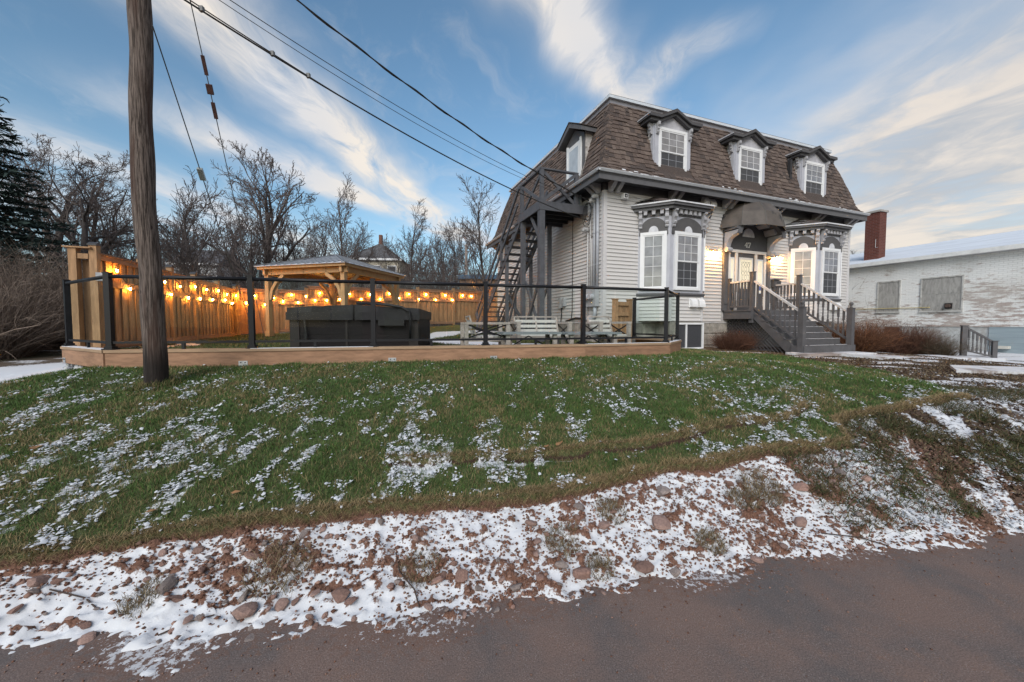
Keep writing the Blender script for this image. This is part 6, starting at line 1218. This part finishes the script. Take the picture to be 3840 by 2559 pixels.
# ------------------------------------------------------------------ far houses
def simple_house(name, label, px, d, w, dp, h, rise, wallc, roofc, rz=0.0, z=1.5, hip=True):
    t = thing(name, label, 'house', ((px-1920)/1415*d, d, z), rz); wm = mat(name+label[:6], wallc, .8, .08, 3, stretch=(.3, .3, 8)); box('wall', (-w/2, 0, -1), (w/2, dp, h), wm, t)
    rm = mat('roof'+label[:6], roofc, .9, .2, 3); e = .3; q = MB(); r = 0 if hip else w/2+e
    q.add([(-w/2-e, -e, h), (w/2+e, -e, h), (w/2+e, dp+e, h), (-w/2-e, dp+e, h), (-max(r, .1), dp/2, h+rise), (max(r, .1), dp/2, h+rise)], [(0, 1, 5, 4), (1, 2, 5), (2, 3, 4, 5), (3, 0, 4), (0, 3, 2, 1)]); q.build('roof', rm, t)
    box('eaves', (-w/2-e, -e-.03, h-.22), (w/2+e, -e, h+.02), TRIMW, t); return t
t = simple_house('far_house', 'far cream house with grey hip roof and brick chimney behind the yard', 1408, 46, 6.0, 7, 8.0, 2.6, (.42, .38, .30), (.10, .10, .105), .1); box('chimney', (-.2, 3.2, 9.8), (.2, 3.7, 11.6), mat('far_brick', (.16, .08, .06), .9), t)
for x in (-2.2, -.2, 1.6):
    w_ = box('window', (x-.1, -.05, 5.2), (x+1.0, 0, 7.2), TRIMW, t); box('pane', (x, -.07, 5.3), (x+.9, -.052, 7.1), PANE2, w_)
box('balcony', (-3.0, -1.2, 4.2), (3.0, 0, 4.35), TRIMW, t)
for k in range(16): box('baluster', (-2.95+k*.39, -1.18, 4.36), (-2.88+k*.39, -1.12, 5.1), TRIMW, t)
box('rail', (-3, -1.2, 5.1), (3, -1.1, 5.18), TRIMW, t)
t = simple_house('far_house', 'far white house behind the trees right of the utility pole', 735, 42, 4.5, 6, 6.8, 2.0, (.55, .56, .58), (.09, .09, .1), .2, hip=False)
for x in (-1.4, .5): w_ = box('window', (x, -.05, 4.0), (x+.9, 0, 5.6), TRIMW, t); box('pane', (x+.08, -.07, 4.1), (x+.82, -.052, 5.5), PANE2, w_)
t = simple_house('far_house', 'low far grey green house seen between fence posts', 1120, 30, 3.2, 5, 2.4, 1.2, (.20, .22, .20), (.09, .085, .085), -.1)
t = thing('brick_shop', 'low tan brick building with blue roof edge left of the house', 'building', ((1800-1920)/1415*34, 34, 1.2), 0); box('wall', (-1.8, 0, -1), (2.6, 6, 4.4), mat('tan_brick', (.20, .13, .085), .9, .15, 3), t); box('roof_edge', (-1.9, -.25, 4.4), (2.8, 6.2, 4.75), mat('blue_metal', (.045, .10, .17), .5), t); w_ = box('window', (.5, -.05, 2.6), (1.7, 0, 3.4), TRIMW, t)
m = MB(); m.lathe([(.0, 0), (.10, .03), (.14, .12), (.08, .25), (.0, .3)], n=10); m.build('wall_light', mat('lit_wall_light', (1, .7, .3), .4, 0, emit=((1, .55, .15), 14.0)), t, (-.55, -.12, 3.75))
t = thing('floodlight_pole', 'distant wooden pole with a floodlight left of the house', 'light pole', ((1750-1920)/1415*37, 37, 1.3)); m = MB(); m.tube([(0, 0, 0), (0, 0, 8.0)], [.16, .13], 8); m.build('pole', mat('far_pole', (.26, .22, .20), .9), t); m = MB(); m.bar((0, 0, 7.9), (.6, -.2, 8.1), .05, .05); m.bar((.55, -.2, 8.05), (.8, -.5, 8.3), .35, .12); m.build('lamp_head', GALV, t)
# ------------------------------------------------------------------ utility pole and wires
pz = gz(-4.40, 4.62); pole = thing('utility_pole', 'weathered wooden utility pole standing on the lawn', 'utility pole', (-4.40, 4.62, pz-.1))
def polemat():
    m = bpy.data.materials.new('pole_wood'); m.use_nodes = True; nt = m.node_tree; nd, ma, sm, mix = NT(nt); b = nt.nodes['Principled BSDF']; b.inputs['Roughness'].default_value = .9; b.inputs['Specular IOR Level'].default_value = .2
    tc = nd('ShaderNodeTexCoord'); o = tc.outputs['Object']; s = nd('ShaderNodeSeparateXYZ', inp={0: o})
    n1 = nd('ShaderNodeTexNoise', inp={'Vector': nd('ShaderNodeMapping', inp={0: o, 3: (1, 1, .035)}).outputs[0], 'Scale': 85.0, 'Detail': 6.0, 'Roughness': .7}); n2 = nd('ShaderNodeTexNoise', inp={'Vector': nd('ShaderNodeMapping', inp={0: o, 3: (1, 1, .08)}).outputs[0], 'Scale': 9.0, 'Detail': 4.0}); n3 = nd('ShaderNodeTexVoronoi', inp={'Vector': nd('ShaderNodeMapping', inp={0: o, 3: (1, 1, .45)}).outputs[0], 'Scale': 6.5})
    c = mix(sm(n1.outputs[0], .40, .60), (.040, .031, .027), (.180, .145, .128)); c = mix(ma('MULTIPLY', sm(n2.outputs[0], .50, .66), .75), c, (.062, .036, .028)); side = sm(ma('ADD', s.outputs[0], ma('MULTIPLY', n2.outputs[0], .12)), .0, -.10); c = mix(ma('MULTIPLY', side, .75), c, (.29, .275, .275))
    c = mix(sm(n3.outputs['Distance'], .085, .05), c, (.03, .022, .02)); tar = sm(ma('ADD', s.outputs[2], ma('MULTIPLY', n2.outputs[0], .5)), 1.0, .62); c = mix(ma('MULTIPLY', tar, .85), c, (.014, .013, .013))
    nt.links.new(c, b.inputs['Base Color']); bp = nd('ShaderNodeBump', inp={'Strength': .9, 'Distance': .012, 'Height': n1.outputs[0]}); nt.links.new(bp.outputs[0], b.inputs['Normal']); return m
m = MB(); zs = np.linspace(0, 9.2, 60); m.tube([(.018*math.sin(z*1.7)+.008*math.sin(z*5)-.004*z, .012*math.cos(z*1.3), z) for z in zs], [(.112-.0012*z)*(1+.025*math.sin(z*3.1)+.02*math.sin(z*7.3)) for z in zs], 28); m.build('shaft', polemat(), pole, smooth=True)
m = MB(); m.tube([(-.055, -.09, 2.42), (-.055, -.108, 2.42)], .017, 10); m.build('metal_tag', GALV, pole)
for z in (5.55, 5.75, 8.0): m = MB(); m.tube([(-.17, 0, z), (.18, 0, z)], .018, 8); m.build('through_bolt', GALV, pole)
def cat_(p, q, sag, n=28): p = Vector(p); q = Vector(q); return [tuple(p.lerp(q, t)-Vector((0, 0, sag*4*t*(1-t)))) for t in np.linspace(0, 1, n)]
wh = HW(-.20, .40, 5.02); wl_ = HW(-.12, .62, 4.55); P0 = Vector((-4.35, 4.62, 0))
def wire(label, p, q, sag, r, twist=False):
    t = thing('overhead_cable', label, 'cable', group='overhead cables to the house'); c = cat_(p, q, sag, 60 if twist else 28)
    m = MB(); m.tube(c, r, 6); m.build('cable', WIRE, t, smooth=True)
    if twist:
        m = MB(); m.tube([(x, y+.018*math.cos(i*.9), z+.022*math.sin(i*.9)) for i, (x, y, z) in enumerate(c)], r*.8, 5); m.build('twisted_wire', WIRE, t, smooth=True)
    return t
wire('thick twisted black cable sloping from top centre to the house corner', P0+Vector((.1, 0, 6.75)), wh, .32, .012, True)
wire('upper thin wire from the pole to the fire escape', P0+Vector((.1, 0, 5.98)), HW(-.6, .86, 5.30), .25, .006)
wire('lower thin wire running just under the upper thin one', P0+Vector((.1, 0, 5.90)), HW(-.6, .86, 5.24), .30, .005)
t = wire('double black cable from the pole to the side wall', P0+Vector((.1, 0, 5.62)), wl_, .28, .013)
c = cat_(P0+Vector((.1, 0, 5.62)), wl_, .28, 60)
m = MB(); m.tube([(x, y, z+.045*max(0, 1-i/16)) for i, (x, y, z) in enumerate(c[:20])], .008, 5); m.build('messenger_wire', WIRE, t)
for i in (3, 8, 11): x, y, z = c[i]; m = MB(); m.box((x-.025, y-.02, z-.01), (x+.025, y+.02, z+.05)); m.build('cable_clamp', mat('clamp_grey', (.16, .165, .17), .6), t)
def guy(label, p, q, ins):
    t = thing('guy_wire', label, 'guy wire', group='guy wires of the pole'); p = Vector(p); q = Vector(q); m = MB(); m.tube([tuple(p), tuple(q)], .007, 6); m.build('strand', mat('guy_steel', (.10, .105, .11), .5), t)
    for f, L, w, mm, nm in ins:
        a = p.lerp(q, f); d = (q-p).normalized(); m = MB(); m.bar(a, a+d*L, w, w*.7); m.build(nm, mm, t)
INS = mat('insulator_glaze', (.30, .33, .33), .35, .1); RST = mat('rusty_iron', (.09, .045, .04), .8, .3, 20)
guy('guy wire with pale strain insulator right of the pole', P0+Vector((.1, 0, 5.08)), (-6.25, 9.3, .95), [(.275, .19, .07, INS, 'strain_insulator')])
guy('upper guy wire with rusty turnbuckles right of the pole', P0+Vector((.1, 0, 7.75)), (-6.05, 9.3, .95), [(.30, .26, .045, RST, 'turnbuckle'), (.345, .14, .08, RST, 'strain_insulator'), (.375, .24, .05, RST, 'turnbuckle')])
for z, lab in ((7.4, 'upper far wire strung across the back of the yard'), (6.7, 'lower far wire strung across the back of the yard')):
    t = thing('far_wire', lab, 'cable', group='far wires'); m = MB(); m.tube(cat_((-34, 36, z+.4), (8, 38, z-.9), .5), .02, 5); m.build('cable', WIRE, t)
